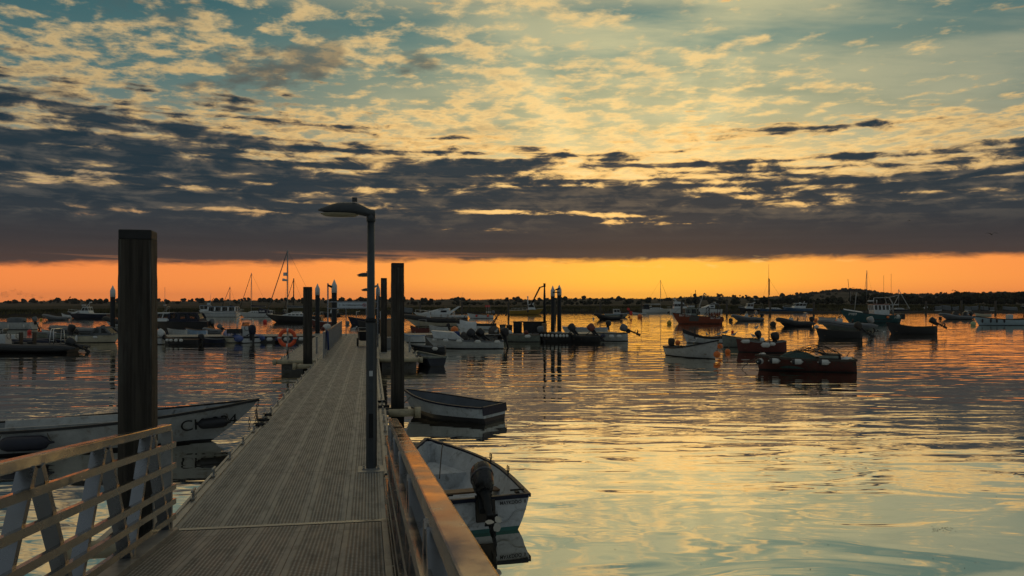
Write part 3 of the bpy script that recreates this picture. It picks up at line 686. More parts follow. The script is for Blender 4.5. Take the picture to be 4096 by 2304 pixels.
# ------------------------------------------------------------------ boat builders (bow along +x, origin on the water at the stern)
class Hull:
    def __init__(s, L, B, fs, fb, draft=0.3, tr=0.8, rake=0.14, full=0.45, sag=0.0, flat=0.4, fine=1.7, trake=0.0):
        s.L, s.B, s.fs, s.fb, s.d, s.tr, s.rake, s.full, s.sag, s.flat, s.fine, s.trake = L, B, fs, fb, draft, tr, rake, full, sag, flat, fine, trake
    def b(s, t):
        if t < s.full: return s.B/2*lerp(s.tr, 1.0, math.sin(t/s.full*PI/2))
        return s.B/2*max(0.012, 1-((t-s.full)/(1-s.full))**s.fine)
    def sh(s, t): return s.fs+(s.fb-s.fs)*t**1.9-s.sag*math.sin(PI*t)
    def k(s, t): return -s.d+(s.d*0.85)*ss(0.68, 1.0, t)**1.5
    def pt(s, t, z, side=1, inset=0.0):
        k, sh = s.k(t), s.sh(t); w = min(1, max(0, (z-k)/(sh-k))); ex = lerp(s.flat, 0.95, ss(0.45, 1.0, t))
        y = max(0.0, s.b(t)*max(w, 0.0)**ex-inset)
        x = s.L*(1-s.rake*0)*t - s.rake*s.L*(1-w)**1.25*ss(0.45, 1.0, t) + s.trake*(w-1)*(1-ss(0, 0.3, t))
        return Vector((x, side*y, z))
    def t_at(s, x): return min(1, max(0, x/s.L))
    def side(s, x, z, side=1, off=0.006):
        """point on the topsides nearest to (x, z): solves t for the raked bow"""
        t = s.t_at(x)
        for _ in range(8):
            p = s.pt(t, z, side); t = min(1, max(0, t+(x-p.x)/s.L))
        p = s.pt(t, z, side); p.y += side*off; return p
    def mesh(s, bands, nt=22, zwl=0.045):
        """bands: list of (height fraction between waterline band and sheer, slot) from the water up"""
        rows = []; ts = [i/nt for i in range(nt+1)]; ts = [t**0.85 if t > 0 else 0 for t in ts]
        mb = MB()
        for side in (-1, 1):
            rings = []
            for t in ts:
                k, sh = s.k(t), s.sh(t); zw = max(k+0.004, zwl)
                zs = [lerp(k, zw, q) for q in (0, 0.12, 0.3, 0.55, 0.8, 1.0)]; fr = [0.0]
                for f, _ in bands:
                    st = max(1, round((f-fr[-1])*6)); b0 = fr[-1]
                    for i in range(st): fr.append(lerp(b0, f, (i+1)/st))
                zs += [lerp(zw, sh, f) for f in fr[1:]]
                rings.append([s.pt(t, z, side) for z in zs])
            n = len(rings[0]); base = len(mb.v); mb.v += [tuple(p) for r in rings for p in r]
            def slot_of(j):
                if j < 5: return 0
                f = (fr[j-5]+fr[j-4])/2
                for q, sl in bands:
                    if f <= q: return sl
                return bands[-1][1]
            for i in range(nt):
                for j in range(n-1):
                    a = base+i*n+j; f = (a, a+n, a+n+1, a+1) if side < 0 else (a, a+1, a+n+1, a+n)
                    mb.f.append(f); mb.m.append(slot_of(j)); mb.sm.append(True)
            rows.append((base, n, slot_of))
        (b0, n, so), (b1, _, _) = rows
        for j in range(n-1): mb.f.append((b0+j, b0+j+1, b1+j+1, b1+j)); mb.m.append(so(j)); mb.sm.append(False)
        return mb
    def inside(s, zf, th=0.035, t0=0.015, t1=0.97, nt=20):
        mb = MB(); mb.smooth = True; rings = []
        for i in range(nt+1):
            t = lerp(t0, t1, i/nt); sh = s.sh(t)-0.004; z0 = min(zf, sh-0.03); r = []
            for side, q in ((-1, (1, .66, .33, 0)), (1, (0, .33, .66, 1))):
                for f in q:
                    z = lerp(z0, sh, f); p = s.pt(t, z, side, th); r.append(p)
            rings.append(r)
        mb.loft(rings, closed=False, cap=False)
        mb.smooth = False; mb._add(rings[0], [tuple(range(8))]); mb._add(rings[-1], [tuple(range(8))]); return mb
    def deck(s, camber=0.03, t0=0.0, t1=0.99, drop=0.02, nt=16, inset=0.01):
        mb = MB(); rings = []
        for i in range(nt+1):
            t = lerp(t0, t1, i/nt); z = s.sh(t)-drop; p = s.pt(t, z, 1, inset)
            rings.append([Vector((p.x, p.y*f, z+camber*(1-f*f))) for f in (-1, -.5, 0, .5, 1)])
        return mb.loft(rings, closed=False, cap=False)
    def gunwale(s, w=0.05, h=0.04, transom=True, out=0.01, up=0.0):
        mb = MB(); N = 20
        P = [s.pt(i/N, s.sh(i/N), 1) for i in range(N+1)]
        for side in (-1, 1):
            pts = [Vector((p.x, side*(p.y+out-w/2+0.012), p.z+up)) for p in P]
            pts[-1].y = 0; pts[-1].x += 0.015
            mb.tube(pts, 1, flat=(w, h))
        if transom: p = P[0]; mb.tube([(p.x, -p.y+w*0.4, p.z+up+0.003), (p.x, p.y-w*0.4, p.z+up+0.003)], 1, flat=(w, h*1.12))
        return mb
def outboard(parent, x, y, z, s=1.0, tilt=0.0, cowl=black, leg=blackrub, turn=0.0, prop=None):
    """engine clamped at (x, y, z) on the transom; tilt swings the leg up and back"""
    z -= 0.07*s
    M = Matrix.Rotation(turn, 3, 'Z') @ Matrix.Rotation(tilt, 3, 'Y')
    def tr(mb): mb.v = [tuple(M @ Vector(v)) for v in mb.v]; return mb
    mb = MB(); mb.lathe((0,0,0), [(0.02,0.02),(0.105,0.03),(0.135,0.10),(0.15,0.25),(0.14,0.35),(0.09,0.40),(0.01,0.415)], 14)
    mb.v = [(((a*1.45 if a < 0 else a*1.2)-0.12)*s, b*0.95*s, c*s) for a, b, c in mb.v]
    o = tr(mb).build('outboard_motor', cowl, parent, loc=(x, y, z))
    mb = MB(); mb.tube([(-0.12*s,0,0.08*s),(-0.13*s,0,-0.05*s),(-0.13*s,0,-0.26*s),(-0.14*s,0,-0.62*s)], [0.085*s,0.058*s,0.044*s,0.032*s], 8)
    mb.box((-0.17*s,0,-0.42*s), (0.22*s,0.13*s,0.016*s)); mb.tube([(-0.05*s,0,-0.56*s),(-0.15*s,0,-0.56*s),(-0.30*s,0,-0.56*s)], [0.012*s,0.045*s,0.03*s], 8)
    mb.box((-0.13*s,0,-0.68*s), (0.13*s,0.014*s,0.18*s)); mb.box((-0.03*s,0,-0.08*s), (0.10*s,0.16*s,0.22*s))
    tr(mb).build('leg', leg, o)
    mb = MB()
    for k in range(3):
        a = 2*PI*k/3+0.3; c = Vector((-0.315*s, 0.055*s*math.cos(a), -0.56*s+0.055*s*math.sin(a))); q = Matrix.Rotation(a, 3, 'X')
        for u, v_, w0 in ((0.02,0.02,0.012),): 
            pts = [q @ Vector((0.012*math.sin(3*f-1.5)*s, (0.012+0.10*f)*s, 0.0)) for f in (0, .35, .7, 1)]; wd = [0.012, 0.042, 0.045, 0.012]
            rg = []
            for p, ww in zip(pts, wd):
                e = q @ Vector((0.35, 0.0, 1.0)).normalized()*ww*s; rg.append((p+Vector((-0.315*s,0,-0.56*s))-e, p+Vector((-0.315*s,0,-0.56*s))+e))
            mb._add([v for r in rg for v in r], [(0,1,3,2),(2,3,5,4),(4,5,7,6)])
    tr(mb).build('propeller', prop or leg, o)
    mb = MB(); mb.tube([(0.05*s,0,0.10*s),(0.30*s,0.03*s,0.10*s),(0.42*s,0.04*s,0.09*s)], [0.022*s,0.018*s,0.022*s], 6); tr(mb).build('tiller', leg, o)
    return o
def spot(pxl, pxr, wy, bow, yaw=0.0):
    """stern position, heading and length of a boat seen between two columns with its waterline at row wy"""
    Y = wl(wy); X0, X1 = (pxl-2048)/FPX*Y, (pxr-2048)/FPX*Y; L = (X1-X0)/math.cos(yaw); dy = L/2*math.sin(yaw)
    return ((Vector((X0, Y-dy, 0)), yaw, L) if bow == 'R' else (Vector((X1, Y-dy, 0)), PI-yaw, L))
def strap(v): return v
def thwarts(root, H, xs, z, m, w=0.2):
    for x in xs:
        t = H.t_at(x); p = H.pt(t, z, 1, 0.03); mb = MB(); mb.box((x, 0, z-0.012), (w, 2*p.y, 0.025)); mb.build('thwart', m, root)
def open_boat(name, label, cat, sp, B=None, fs=0.42, fb=0.62, top=white, rim=blackrub, inner=insgrey, stripe=None, af=antif, floor=0.08, group='open boats moored in the harbour', th=(0.3, 0.55, 0.8), ob=None, ins_z=0.24, sag=0.04, tr=0.78, rake=0.12, rimw=0.05, fine=1.8, flat=0.35, trake=0.08, cover=None):
    loc, rz, L = sp; B = B or L*0.36; root = thing(name, label, cat, loc, rz, group)
    H = Hull(L, B, fs, fb, 0.2, tr, rake, 0.42, sag, flat, fine, trake)
    bands = [(1.0, 1)] if stripe is None else [(stripe[0], 1), (1.0, 2)]
    H.mesh(bands).build('hull', [af, top]+([stripe[1]] if stripe else []), root)
    if cover is None:
        H.inside(floor).build('interior', inner, root); thwarts(root, H, [L*f for f in th], ins_z, wood_m if top is not white else inner)
    else: H.deck(camber=cover[1], drop=0.0).build('cover', cover[0], root)
    H.gunwale(rimw, rimw*0.8).build('gunwale', rim, root)
    for o in (ob or []): outboard(root, o.get('x', 0.02), o.get('y', 0), H.sh(0)+o.get('dz', -0.02), o.get('s', 1.0), math.radians(o.get('tilt', 0)), o.get('c', black), turn=o.get('turn', 0), prop=o.get('prop'))
    return root, H
def rib(name, label, sp, rt=None, B=None, tube=greyrub, hullm=white, console=white, group='rigid inflatable boats', ob=None, frame=True, con_x=0.45, seats=(), frame_x=0.1, con_h=0.75, rise=0.3, cat='inflatable boat', hull_drop=0.0, zt=0.34, screen=True):
    loc, rz, L = sp; rt = rt or 0.045*L+0.03; B = B or L*0.36; root = thing(name, label, cat, loc, rz, group)
    mb = MB(); path = []; N = 26; hb = B/2-rt
    for i in range(N+1):
        f = i/N*2-1; a = abs(f); t = 1-a                        # 0 at the sterns, 1 at the bow
        if t < 0.55: x, y = lerp(-0.10, 0.60, t/0.55)*L, hb
        else: q = (t-0.55)/0.45*PI/2; x, y = L*(0.60+0.37*math.sin(q)), hb*math.cos(q)**0.85
        path.append(Vector((x, math.copysign(y, f) if a > 1e-6 else 0, zt+rise*ss(0.3, 1.0, x/L)**1.3)))
    rad = [rt*(1.0 if 1 < i < N-1 else (0.25 if i in (0, N) else 0.8)) for i in range(N+1)]
    mb.smooth = True; mb.tube(path, rad, 12); o = mb.build('inflatable_tube', tube, root)
    mb = MB(); mb.smooth = True
    mb.tube([p+Vector((0, math.copysign(rt*0.92, p.y) if abs(p.y) > 0.05 else 0, 0))+Vector((rt*0.9, 0, 0))*ss(0.75, 1, p.x/L) for p in path[2:-2]], rt*0.13, 6); mb.build('rubbing_strake', blackrub, o)
    H = Hull(L*0.97, B*0.86, zt-hull_drop, zt+rise*0.95, 0.2, 0.95, 0.2, 0.4, 0.0, 0.45, 2.0); H.mesh([(1.0, 1)]).build('hull', [antif, hullm], root)
    H.deck(0.0, drop=max(0.05, rt*0.7), t1=0.9).build('deck', insgrey, root)
    z0 = zt-0.05
    if console:
        mb = MB(); x = L*con_x; w = min(0.62, B*0.36); h = con_h
        mb.hexa([(x-.28,-w/2,z0),(x+.30,-w/2,z0),(x+.30,w/2,z0),(x-.28,w/2,z0),(x-.22,-w*.45,z0+h),(x+.08,-w*.45,z0+h),(x+.08,w*.45,z0+h),(x-.22,w*.45,z0+h)])
        c = mb.build('console', console, root, bevel=0.03)
        if screen:
            mb = MB(); mb.hexa([(x+.02,-w*.43,z0+h),(x+.06,-w*.43,z0+h),(x+.06,w*.43,z0+h),(x+.02,w*.43,z0+h),(x-.08,-w*.38,z0+h+.26),(x-.06,-w*.38,z0+h+.26),(x-.06,w*.38,z0+h+.26),(x-.08,w*.38,z0+h+.26)]); mb.build('windscreen', glass, c)
            mb = MB(); mb.tube([(x-.09,-w*.4,z0+h-.02),(x-.09,-w*.4,z0+h+.28),(x-.09,w*.4,z0+h+.28),(x-.09,w*.4,z0+h-.02)], 0.014, 6); mb.build('grab_rail', chrome, c)
        mb = MB(); cc = Vector((x-.27, 0, z0+h*0.85)); mb.tube([cc+Vector((0.02*math.sin(a), 0.17*math.cos(a), 0.17*math.sin(a))) for a in [2*PI*k/14 for k in range(15)]], 0.015, 6); mb.build('steering_wheel', blackrub, c)
    for sx, sh in seats:
        mb = MB(); mb.box((sx*L, 0, z0+0.20), (0.30, min(0.4, B*.25), 0.40)); mb.box((sx*L-0.15, 0, z0+0.40+sh/2), (0.06, min(0.36, B*.24), sh)); mb.build('seat', blackrub, root, bevel=0.03)
    if frame:
        mb = MB(); x = L*frame_x; w = B*0.30; h = zt+frame if isinstance(frame, float) else zt+0.95
        for dx in (0, 0.28): mb.tube([(x+dx,-w,zt),(x+dx*.5+.05,-w*.9,h-.1),(x+dx*.5+.07,-w*.7,h),(x+dx*.5+.07,w*.7,h),(x+dx*.5+.05,w*.9,h-.1),(x+dx,w,zt)], 0.022, 6)
        for s in (-1, 1): mb.tube([(x+.02, s*w*.95, zt+.4),(x+.24, s*w*.95, zt+.4)], 0.018, 6)
        mb.build('a_frame', chrome, root)
    for e in (ob or []): outboard(root, -0.02, e.get('y', 0), zt+e.get('dz', 0.10), e.get('s', 1.2), math.radians(e.get('tilt', 0)), e.get('c', black), turn=e.get('turn', 0))
    return root, H
def cabin(root, x0, x1, z0, zw, z1, w0, w1, m, roofm=None, nwin=2, front=0.25, back=0.05, over=0.08, name='wheelhouse', fwin=2, sill=None, pil=0.07):
    """a wheelhouse: solid lower walls to zw, open windows with panes between pillars, a roof slab"""
    roofm = roofm or m; H_ = z1-z0
    def P(x, s, z):
        f = (z-z0)/H_; w = lerp(w0, w1, f)/2; xa = lerp(x0, x0+back, f); xb = lerp(x1, x1-front, f); return Vector((lerp(xa, xb, x), s*w, z))
    mb = MB(); q = lambda a, b, c, d: mb._add([a, b, c, d], [(0,1,2,3)])
    c = [(0,-1),(1,-1),(1,1),(0,1)]; zt = z1-0.07*H_
    for (a, sa), (b, sb) in zip(c, c[1:]+c[:1]):
        q(P(a,sa,z0), P(b,sb,z0), P(b,sb,zw), P(a,sa,zw)); q(P(a,sa,zt), P(b,sb,zt), P(b,sb,z1), P(a,sa,z1))
    panes = []
    def bar(a, b, r=pil): mb.tube([a, b], 1, flat=(r, r*0.8))
    for s in (-1, 1):
        xs = [i/nwin for i in range(nwin+1)]
        for x in xs: bar(P(x, s, zw-0.02), P(x, s, zt+0.02))
        for a, b in zip(xs, xs[1:]): panes.append([P(a,s,zw), P(b,s,zw), P(b,s,zt), P(a,s,zt)])
    for x in (0, 1):
        for i in range(1, fwin): s = -1+2*i/fwin; bar(P(x, s, zw-0.02), P(x, s, zt+0.02))
        for i in range(fwin): a, b = -1+2*i/fwin, -1+2*(i+1)/fwin; panes.append([P(x,a,zw), P(x,b,zw), P(x,b,zt), P(x,a,zt)])
    o = mb.build(name, m, root)
    for p in panes: g = MB(); g._add(p, [(0,1,2,3)]); g.build('window', glass, o)
    mb = MB(); ov = over; pts = [P(0,-1,z1)+Vector((-ov,-ov,0)), P(1,-1,z1)+Vector((ov*1.6,-ov,0)), P(1,1,z1)+Vector((ov*1.6,ov,0)), P(0,1,z1)+Vector((-ov,ov,0))]
    mb.hexa([p+Vector((0,0,0.002)) for p in pts]+[p*0.94+Vector((0,0,0.07))+Vector((sum((q.x for q in pts))/4*0.06, 0, p.z*0.06)) for p in pts]); mb.build('roof', roofm, o)
    return o
def trunk(root, H, x0, x1, z0, h, w, m, nwin=3, wx=0.3, front=0.5, name='coachroof', wz=0.5):
    """low coachroof with small dark ports along each side"""
    mb = MB(); rings = []
    for i in range(9):
        f = i/8; x = lerp(x0, x1, f); k = (1 if f < 0.6 else lerp(1, 0.55, (f-0.6)/0.4)); hh = h*(1 if f < 1-front else lerp(1, 0.12, (f-(1-front))/front))
        W = w/2*k; rings.append([(x,-W,z0),(x,-W*.93,z0+hh*.8),(x,-W*.7,z0+hh),(x,W*.7,z0+hh),(x,W*.93,z0+hh*.8),(x,W,z0)])
    o = mb.loft(rings, smooth=False).build(name, m, root)
    for s in (-1, 1):
        for i in range(nwin):
            x = lerp(x0+0.12*(x1-x0), x0+(1-front)*(x1-x0)*0.98, (i+.5)/nwin); W = w/2*0.965; mb = MB()
            mb.box((x, s*(W+0.004), z0+h*wz), (wx, 0.02, h*0.30)); mb.build('window', tarp, o, bevel=0.01)
    return o
def spar(root, name, a, b, r, m=alud, n=8): mb = MB(); mb.tube([a, b], r, n); return mb.build(name, m, root)
def stays(root, segs, r=0.012, m=steel_d):
    for a, b in segs: mb = MB(); mb.tube([a, b], r, 5); mb.build('stay', m, root)
def rails(root, H, t0, t1, h=0.5, n=5, name='guard_rail', sides=(-1, 1), top=True):
    for s in sides:
        mb = MB(); pts = []
        for i in range(n+1):
            t = lerp(t0, t1, i/n); p = H.pt(t, H.sh(t), s, 0.06); pts.append(p+Vector((0,0,h))); mb.tube([p, p+Vector((0,0,h))], 0.014, 5)
        mb.tube(pts, 0.014, 5); mb.build(name, chrome, root)
def sailboat(name, label, sp, mast, fs=0.65, fb=0.95, B=None, top=white, deckm=cream, cover=canv_n, mastx=0.58, boom=True, fore=True, back=True, hood=True, group='sailing yachts on moorings', stripe=None, r=0.055, rake=0.2, spread=1, coach=True, cat='sailing yacht', text=None, mastm=alud, af=antif, furl=0.045):
    loc, rz, L = sp; B = B or L*0.32; root = thing(name, label, cat, loc, rz, group)
    H = Hull(L, B, fs, fb, 0.35, 0.62, rake, 0.45, 0.06, 0.5, 1.9, 0.25)
    H.mesh([(1.0, 1)] if not stripe else [(stripe[0], 1), (1.0, 2)]).build('hull', [af, top]+([stripe[1]] if stripe else []), root)
    H.deck(0.05).build('deck', deckm, root); H.gunwale(0.05, 0.05).build('toe_rail', top if top is not white else alud, root)
    zc = H.sh(0.5)-0.02; mx = mastx*L
    if coach: trunk(root, H, L*0.25, L*0.74, zc, 0.42, B*0.56, white, 4, L*0.045, 0.3)
    spar(root, 'mast', (mx,0,zc), (mx-0.05,0,mast), r, mastm)
    if boom:
        zb = zc+1.15; m_ = MB(); m_.tube([(mx-0.05,0,zb),(mx-L*0.44,0,zb+0.08)], 0.05, 8); m_.build('boom', alud, root)
        m_ = MB(); m_.smooth = True; m_.tube([(mx-0.06,0,zb+0.22),(mx-L*0.15,0,zb+0.17),(mx-L*0.42,0,zb+0.15)], [0.13,0.12,0.07], 8); m_.build('sail_cover', cover, root)
    if hood:
        m_ = MB(); m_.smooth = True; rg = []
        for i in range(6):
            a = i/5*PI*0.62; rg.append([(L*0.25+0.55*math.cos(a)*(-1)+0.3, B*0.33*f, zc+0.38+0.55*math.sin(a)*(1-0.35*f*f)) for f in (-1,-.6,0,.6,1)])
        m_.loft(rg, closed=False, cap=False); m_.build('spray_hood', cover, root)
    top_ = (mx-0.05, 0, mast-0.1)
    if fore: m_ = MB(); m_.tube([(L*0.985,0,H.sh(1)), top_], furl, 6); m_.build('furled_headsail', cover if furl > 0.03 else steel_d, root)
    sg = [((mx, s*B*0.46, H.sh(0.5)), (mx-0.05, s*0.02, mast*0.97)) for s in (-1, 1)]
    if back: sg.append(((0.1,0,H.sh(0)), top_))
    stays(root, sg)
    if spread:
        m_ = MB()
        for k in range(spread): z = lerp(zc, mast, 0.5+0.25*k); m_.tube([(mx,-0.45,z),(mx,0,z+0.03),(mx,0.45,z)], 0.018, 6)
        m_.build('spreaders', alud, root)
    rails(root, H, 0.0, 0.12, 0.55, 2, 'pushpit'); rails(root, H, 0.86, 0.97, 0.55, 2, 'pulpit')
    return root, H
def cruiser(name, label, sp, fs, fb, top=white, B=None, stripe=None, cab=None, group='motor boats on moorings', rake=0.16, af=antif, deckm=white, fine=1.9, trunk_=None, mast=None, cat='motor boat', railt=(0.55, 0.97), cuddy=None, rim=None):
    loc, rz, L = sp; B = B or L*0.34; root = thing(name, label, cat, loc, rz, group)
    H = Hull(L, B, fs, fb, 0.35, 0.92, rake, 0.4, 0.03, 0.4, fine, 0.0)
    H.mesh([(1.0, 1)] if not stripe else [(stripe[0], 1), (1.0, 2)]).build('hull', [af, top]+([stripe[1]] if stripe else []), root)
    H.deck(0.05).build('deck', deckm, root); H.gunwale(0.07, 0.06).build('gunwale', rim or blackrub, root)
    if trunk_: trunk(root, H, *trunk_)
    if cab: cabin(root, **cab)
    if mast: spar(root, 'mast', *mast)
    if railt: rails(root, H, railt[0], railt[1], 0.45, 4)
    return root, H
FENDERS = {}
def fender(label, p, rz, m=fendw, L=0.55, r=0.11, vert=False, group=None, rope=0.12, tip=None):
    """an inflated fender hanging by its lanyard; origin at its middle"""
    root = thing('fender', label, 'fender', p, rz, group)
    mb = MB(); pr = [(0.015,-L*.60),(0.03,-L*.5),(r*.75,-L*.44),(r,-L*.33),(r*1.02,0),(r,L*.33),(r*.75,L*.44),(0.03,L*.5),(0.015,L*.60)]
    ax = None if vert else Matrix.Rotation(PI/2, 3, 'Y'); mb.smooth = True; mb.lathe((0,0,0), pr, 12, ax); mb.build('body', m, root)
    if tip:
        mb = MB(); mb.smooth = True; mb.lathe((0,0,0), [(r*1.02,L*.20),(r*1.035,L*.33),(r*.80,L*.46),(0.02,L*.52)], 12, ax); mb.build('end_cap', tip, root)
    mb = MB()
    if vert: mb.tube([(0,0,L*.55),(0,0,L*.55+rope)], 0.01, 5)
    else:
        for s in (-1, 1): mb.tube([(s*L*.56,0,0),(s*L*.5,0,rope*0.6),(s*L*.45,0.0,rope+0.05)], 0.01, 5)
    mb.build('lanyard', ropem, root); return root
def on_hull(root, H, x, z, side, off):
    p = H.side(x, z, side, off); M = Matrix.Rotation(root.rotation_euler.z, 3, 'Z'); return root.location+M @ p
def buoy(label, px, wy, m, r, group='mooring buoys', top=None, sink=0.35, name='mooring_buoy'):
    Y = wl(wy); root = thing(name, label, 'buoy', ((px-2048)/FPX*Y, Y, 0), 0, group)
    mb = MB(); mb.smooth = True; mb.ball((0,0,r*(1-sink)), r, 14); mb.build('float', m, root)
    mb = MB(); c = Vector((0,0,r*(2-sink)+0.02)); mb.tube([c+Vector((0.05*math.cos(a), 0, 0.05*math.sin(a))) for a in [2*PI*k/10 for k in range(11)]], 0.012, 5); mb.build('ring', steel_d, root)
    return root
def line(label, a, b, sag=0.2, r=0.015, m=ropem, name='mooring_rope', group='mooring ropes'):
    a, b = Vector(a), Vector(b); root = thing(name, label, 'rope', a, 0, group)
    mb = MB(); mb.smooth = True; mb.tube([(b-a)*(i/12)-Vector((0,0,sag*4*(i/12)*(1-i/12))) for i in range(13)], r, 6); mb.build('strand', m, root); return root
def gull(label, p, rz, s=1.0, dark=False, pose='stand', group='gulls resting on the boats'):
    """a gull as one smooth body from tail to bill, folded wings tinted grey, on two legs"""
    root = thing('gull', label, 'gull', p, rz, group); mb = MB(); mb.smooth = True
    sp = [(-.29,.150,.012,.008),(-.22,.165,.035,.018),(-.13,.185,.060,.055),(-.03,.205,.072,.080),(.06,.225,.062,.078),(.115,.262,.040,.050),(.135,.305,.034,.036),(.150,.335,.036,.036),(.178,.345,.028,.028),(.205,.338,.010,.012),(.245,.326,.006,.006)]
    rings = []
    lift = 0.0 if pose == 'stand' else -0.13
    for x, z, ry, rz_ in sp: rings.append([Vector((x*s, ry*math.cos(a)*s, (z+lift+rz_*math.sin(a))*s)) for a in [2*PI*k/12 for k in range(12)]])
    for i in range(len(rings)-1):
        base = len(mb.v); mb.v += [tuple(v) for v in rings[i]+rings[i+1]]
        for j in range(12):
            k = (j+1) % 12; up = 0 < (j+.5)*30 < 180
            mb.slot(1 if (i < 5 and up and not 70 < (j+.5)*30 < 1) else (2 if i >= 9 else 0)) if i >= 1 else mb.slot(1)
            mb.f.append((base+j, base+k, base+12+k, base+12+j)); mb.m.append(mb.cur); mb.sm.append(True)
    body = mb.build('body', [gullk if dark else gullw, gullk if dark else gullg, beakm], root)
    if pose == 'stand':
        for sy in (-1, 1): q = MB(); q.tube([(-.01*s,sy*.025*s,.15*s),(.0,sy*.028*s,.07*s),(-.005*s,sy*.028*s,.006)], .007*s, 5); q.box((.015*s,sy*.028*s,.004), (.05*s,.03*s,.006)); q.build('leg', beakm, root)
    return root
# ------------------------------------------------------------------ boats close to the walkway
def side_text(root, H, txt, size, x0, z0, m, side, bold=0.004, rise=0.0, off=0.008):
    d = 1 if side < 0 else -1
    def fn(a, b):
        x = x0+d*a; p = H.side(x, z0+b+rise*a, side, off); return tuple(p)
    return text_on(txt, size, fn, m, root, bold=bold)
# large open boat on the left, bow to the walkway
a18 = math.radians(18); sp = (Vector((-5.16-5.6*math.cos(a18), 16.35-5.6*math.sin(a18), 0)), a18, 5.55)
ck, H = open_boat('open_boat', 'large white open boat lettered CK 934, its high bow pointing at the walkway', 'open boat', sp, B=1.62, fs=0.45, fb=0.80, top=oldwhite, rim=blackrub, inner=insgrey, th=(0.18, 0.62), ins_z=0.26, sag=0.02, rake=0.17, rimw=0.06, fine=2.1, tr=0.8)
mb = MB()
for s in (-1, 1): mb.hexa([(0.9,s*.40,.14),(3.3,s*.44,.14),(3.3,s*.47,.14),(0.9,s*.43,.14),(0.9,s*.52,.50),(3.6,s*.52,.56),(3.6,s*.56,.56),(0.9,s*.56,.50)])
mb.hexa([(3.3,-.44,.14),(3.34,-.44,.14),(3.34,.44,.14),(3.3,.44,.14),(3.56,-.52,.558),(3.60,-.52,.558),(3.60,.52,.558),(3.56,.52,.558)]); mb.box((2.1,0,.12), (2.5,.86,.03)); mb.build('inner_tray', oldwhite, ck)
for f in (0.35, 0.5, 0.7, 0.82):
    for s in (-1, 1):
        p = H.pt(f, 0.2, s, 0.05); q = H.pt(f, H.sh(f)-0.03, s, 0.05); mb = MB(); mb.tube([p, q], 1, flat=(0.10, 0.03)); mb.build('rib_frame', insgrey, ck)
side_text(ck, H, 'CK 934', 0.335, 4.10, 0.26, inkb, -1, 0.0, 0.05)
fender('long black sausage fender slung across the lettering of the large white open boat', on_hull(ck, H, 4.70, 0.40, -1, 0.12), a18+0.12, fendk, 0.56, 0.105, group='fenders on the large open boat')
fender('big dark sausage fender toward the stern of the large white open boat', on_hull(ck, H, 1.55, 0.26, -1, 0.16), a18, mat('dark_navy_fender', (0.010,0.012,0.026), 0.45, var=0.3), 0.80, 0.135, group='fenders on the large open boat')
def chain(label, pts, r=0.016, name='mooring_chain', group=None):
    root = thing(name, label, 'chain', pts[0], 0, group); mb = MB(); P = [Vector(p)-Vector(pts[0]) for p in pts]; k = 0
    for a, b in zip(P, P[1:]):
        n = max(1, int((b-a).length/0.055))
        for i in range(n):
            c = a+(b-a)*((i+.5)/n); d = (b-a).normalized(); e = Vector((0.9,0.3,0)) if k % 2 else Vector((-0.3,0.9,0)); e = (e-d*e.dot(d)).normalized(); k += 1
            mb.tube([c+d*0.034*math.cos(t)+e*0.019*math.sin(t) for t in [2*PI*j/8 for j in range(9)]], r*0.42, 5)
    mb.build('links', steel_d, root); return root
b0 = at(1040, 1612, 16.3)
chain('rusty chain looped over the bow of the large white open boat', [at(975,1618,16.25), at(985,1608,16.15), b0+Vector((-0.02,-0.02,0.04)), at(1022,1650,16.3), at(1023,1700,16.25)])
chain('short chain hanging from the stem of the large white open boat', [at(998,1668,16.2), at(997,1720,16.2)])
line('dark mooring line from the large white open boat to the walkway', at(1026,1640,16.3), pw(-1.15, 6.9, 0.45), 0.03, 0.014, steel_d)
# small white boat lettered MAYKDOO II beside the gangway
ma = math.radians(110); sp = (Vector((-0.335, 9.70, 0)), ma, 2.9)
md, H = open_boat('rowing_boat', 'small white rowing boat lettered MAYKDOO II with a black outboard, beside the gangway rail', 'rowing boat', sp, B=1.36, fs=0.40, fb=0.66, top=scuffed, rim=navy, inner=scuffed, af=greenaf, th=(0.40,), ins_z=0.24, sag=0.0, tr=0.86, rake=0.10, rimw=0.055, fine=2.0, flat=0.30, trake=0.06)
mb = MB(); mb.box((0.20,0,0.24), (0.30,1.06,0.03)); mb.box((0.35,0,0.16), (0.03,1.06,0.15)); mb.build('stern_seat', scuffed, md)
p = H.pt(0.70, 0.3, 1, 0.05); q = H.pt(0.92, 0.34, 1, 0.05); mb = MB()
mb.hexa([(p.x,-p.y*.92,.07),(q.x,-q.y*.8,.10),(q.x,q.y*.8,.10),(p.x,p.y*.92,.07),(p.x,-p.y,.30),(q.x,-q.y,.36),(q.x,q.y,.36),(p.x,p.y,.30)]); mb.build('bow_locker', scuffed, md)
mb = MB()
for k in range(5): mb.box((0.78, -0.36+0.18*k, 0.085), (0.62, 0.14, 0.02))
mb.build('floorboards', wood_d, md)
for x in (0.98, 1.62):
    for s in (-1, 1):
        pp = H.side(x, H.sh(x/2.9), s, -0.02); mb = MB(); mb.tube([pp, pp+Vector((0,0,0.05))], 0.010, 6)
        for e in (-1, 1): mb.tube([pp+Vector((0,0,0.05)), pp+Vector((e*0.032,0,0.07)), pp+Vector((e*0.034,0,0.11)), pp+Vector((e*0.024,0,0.14))], 0.009, 6)
        mb.build('rowlock', steel_d, md)
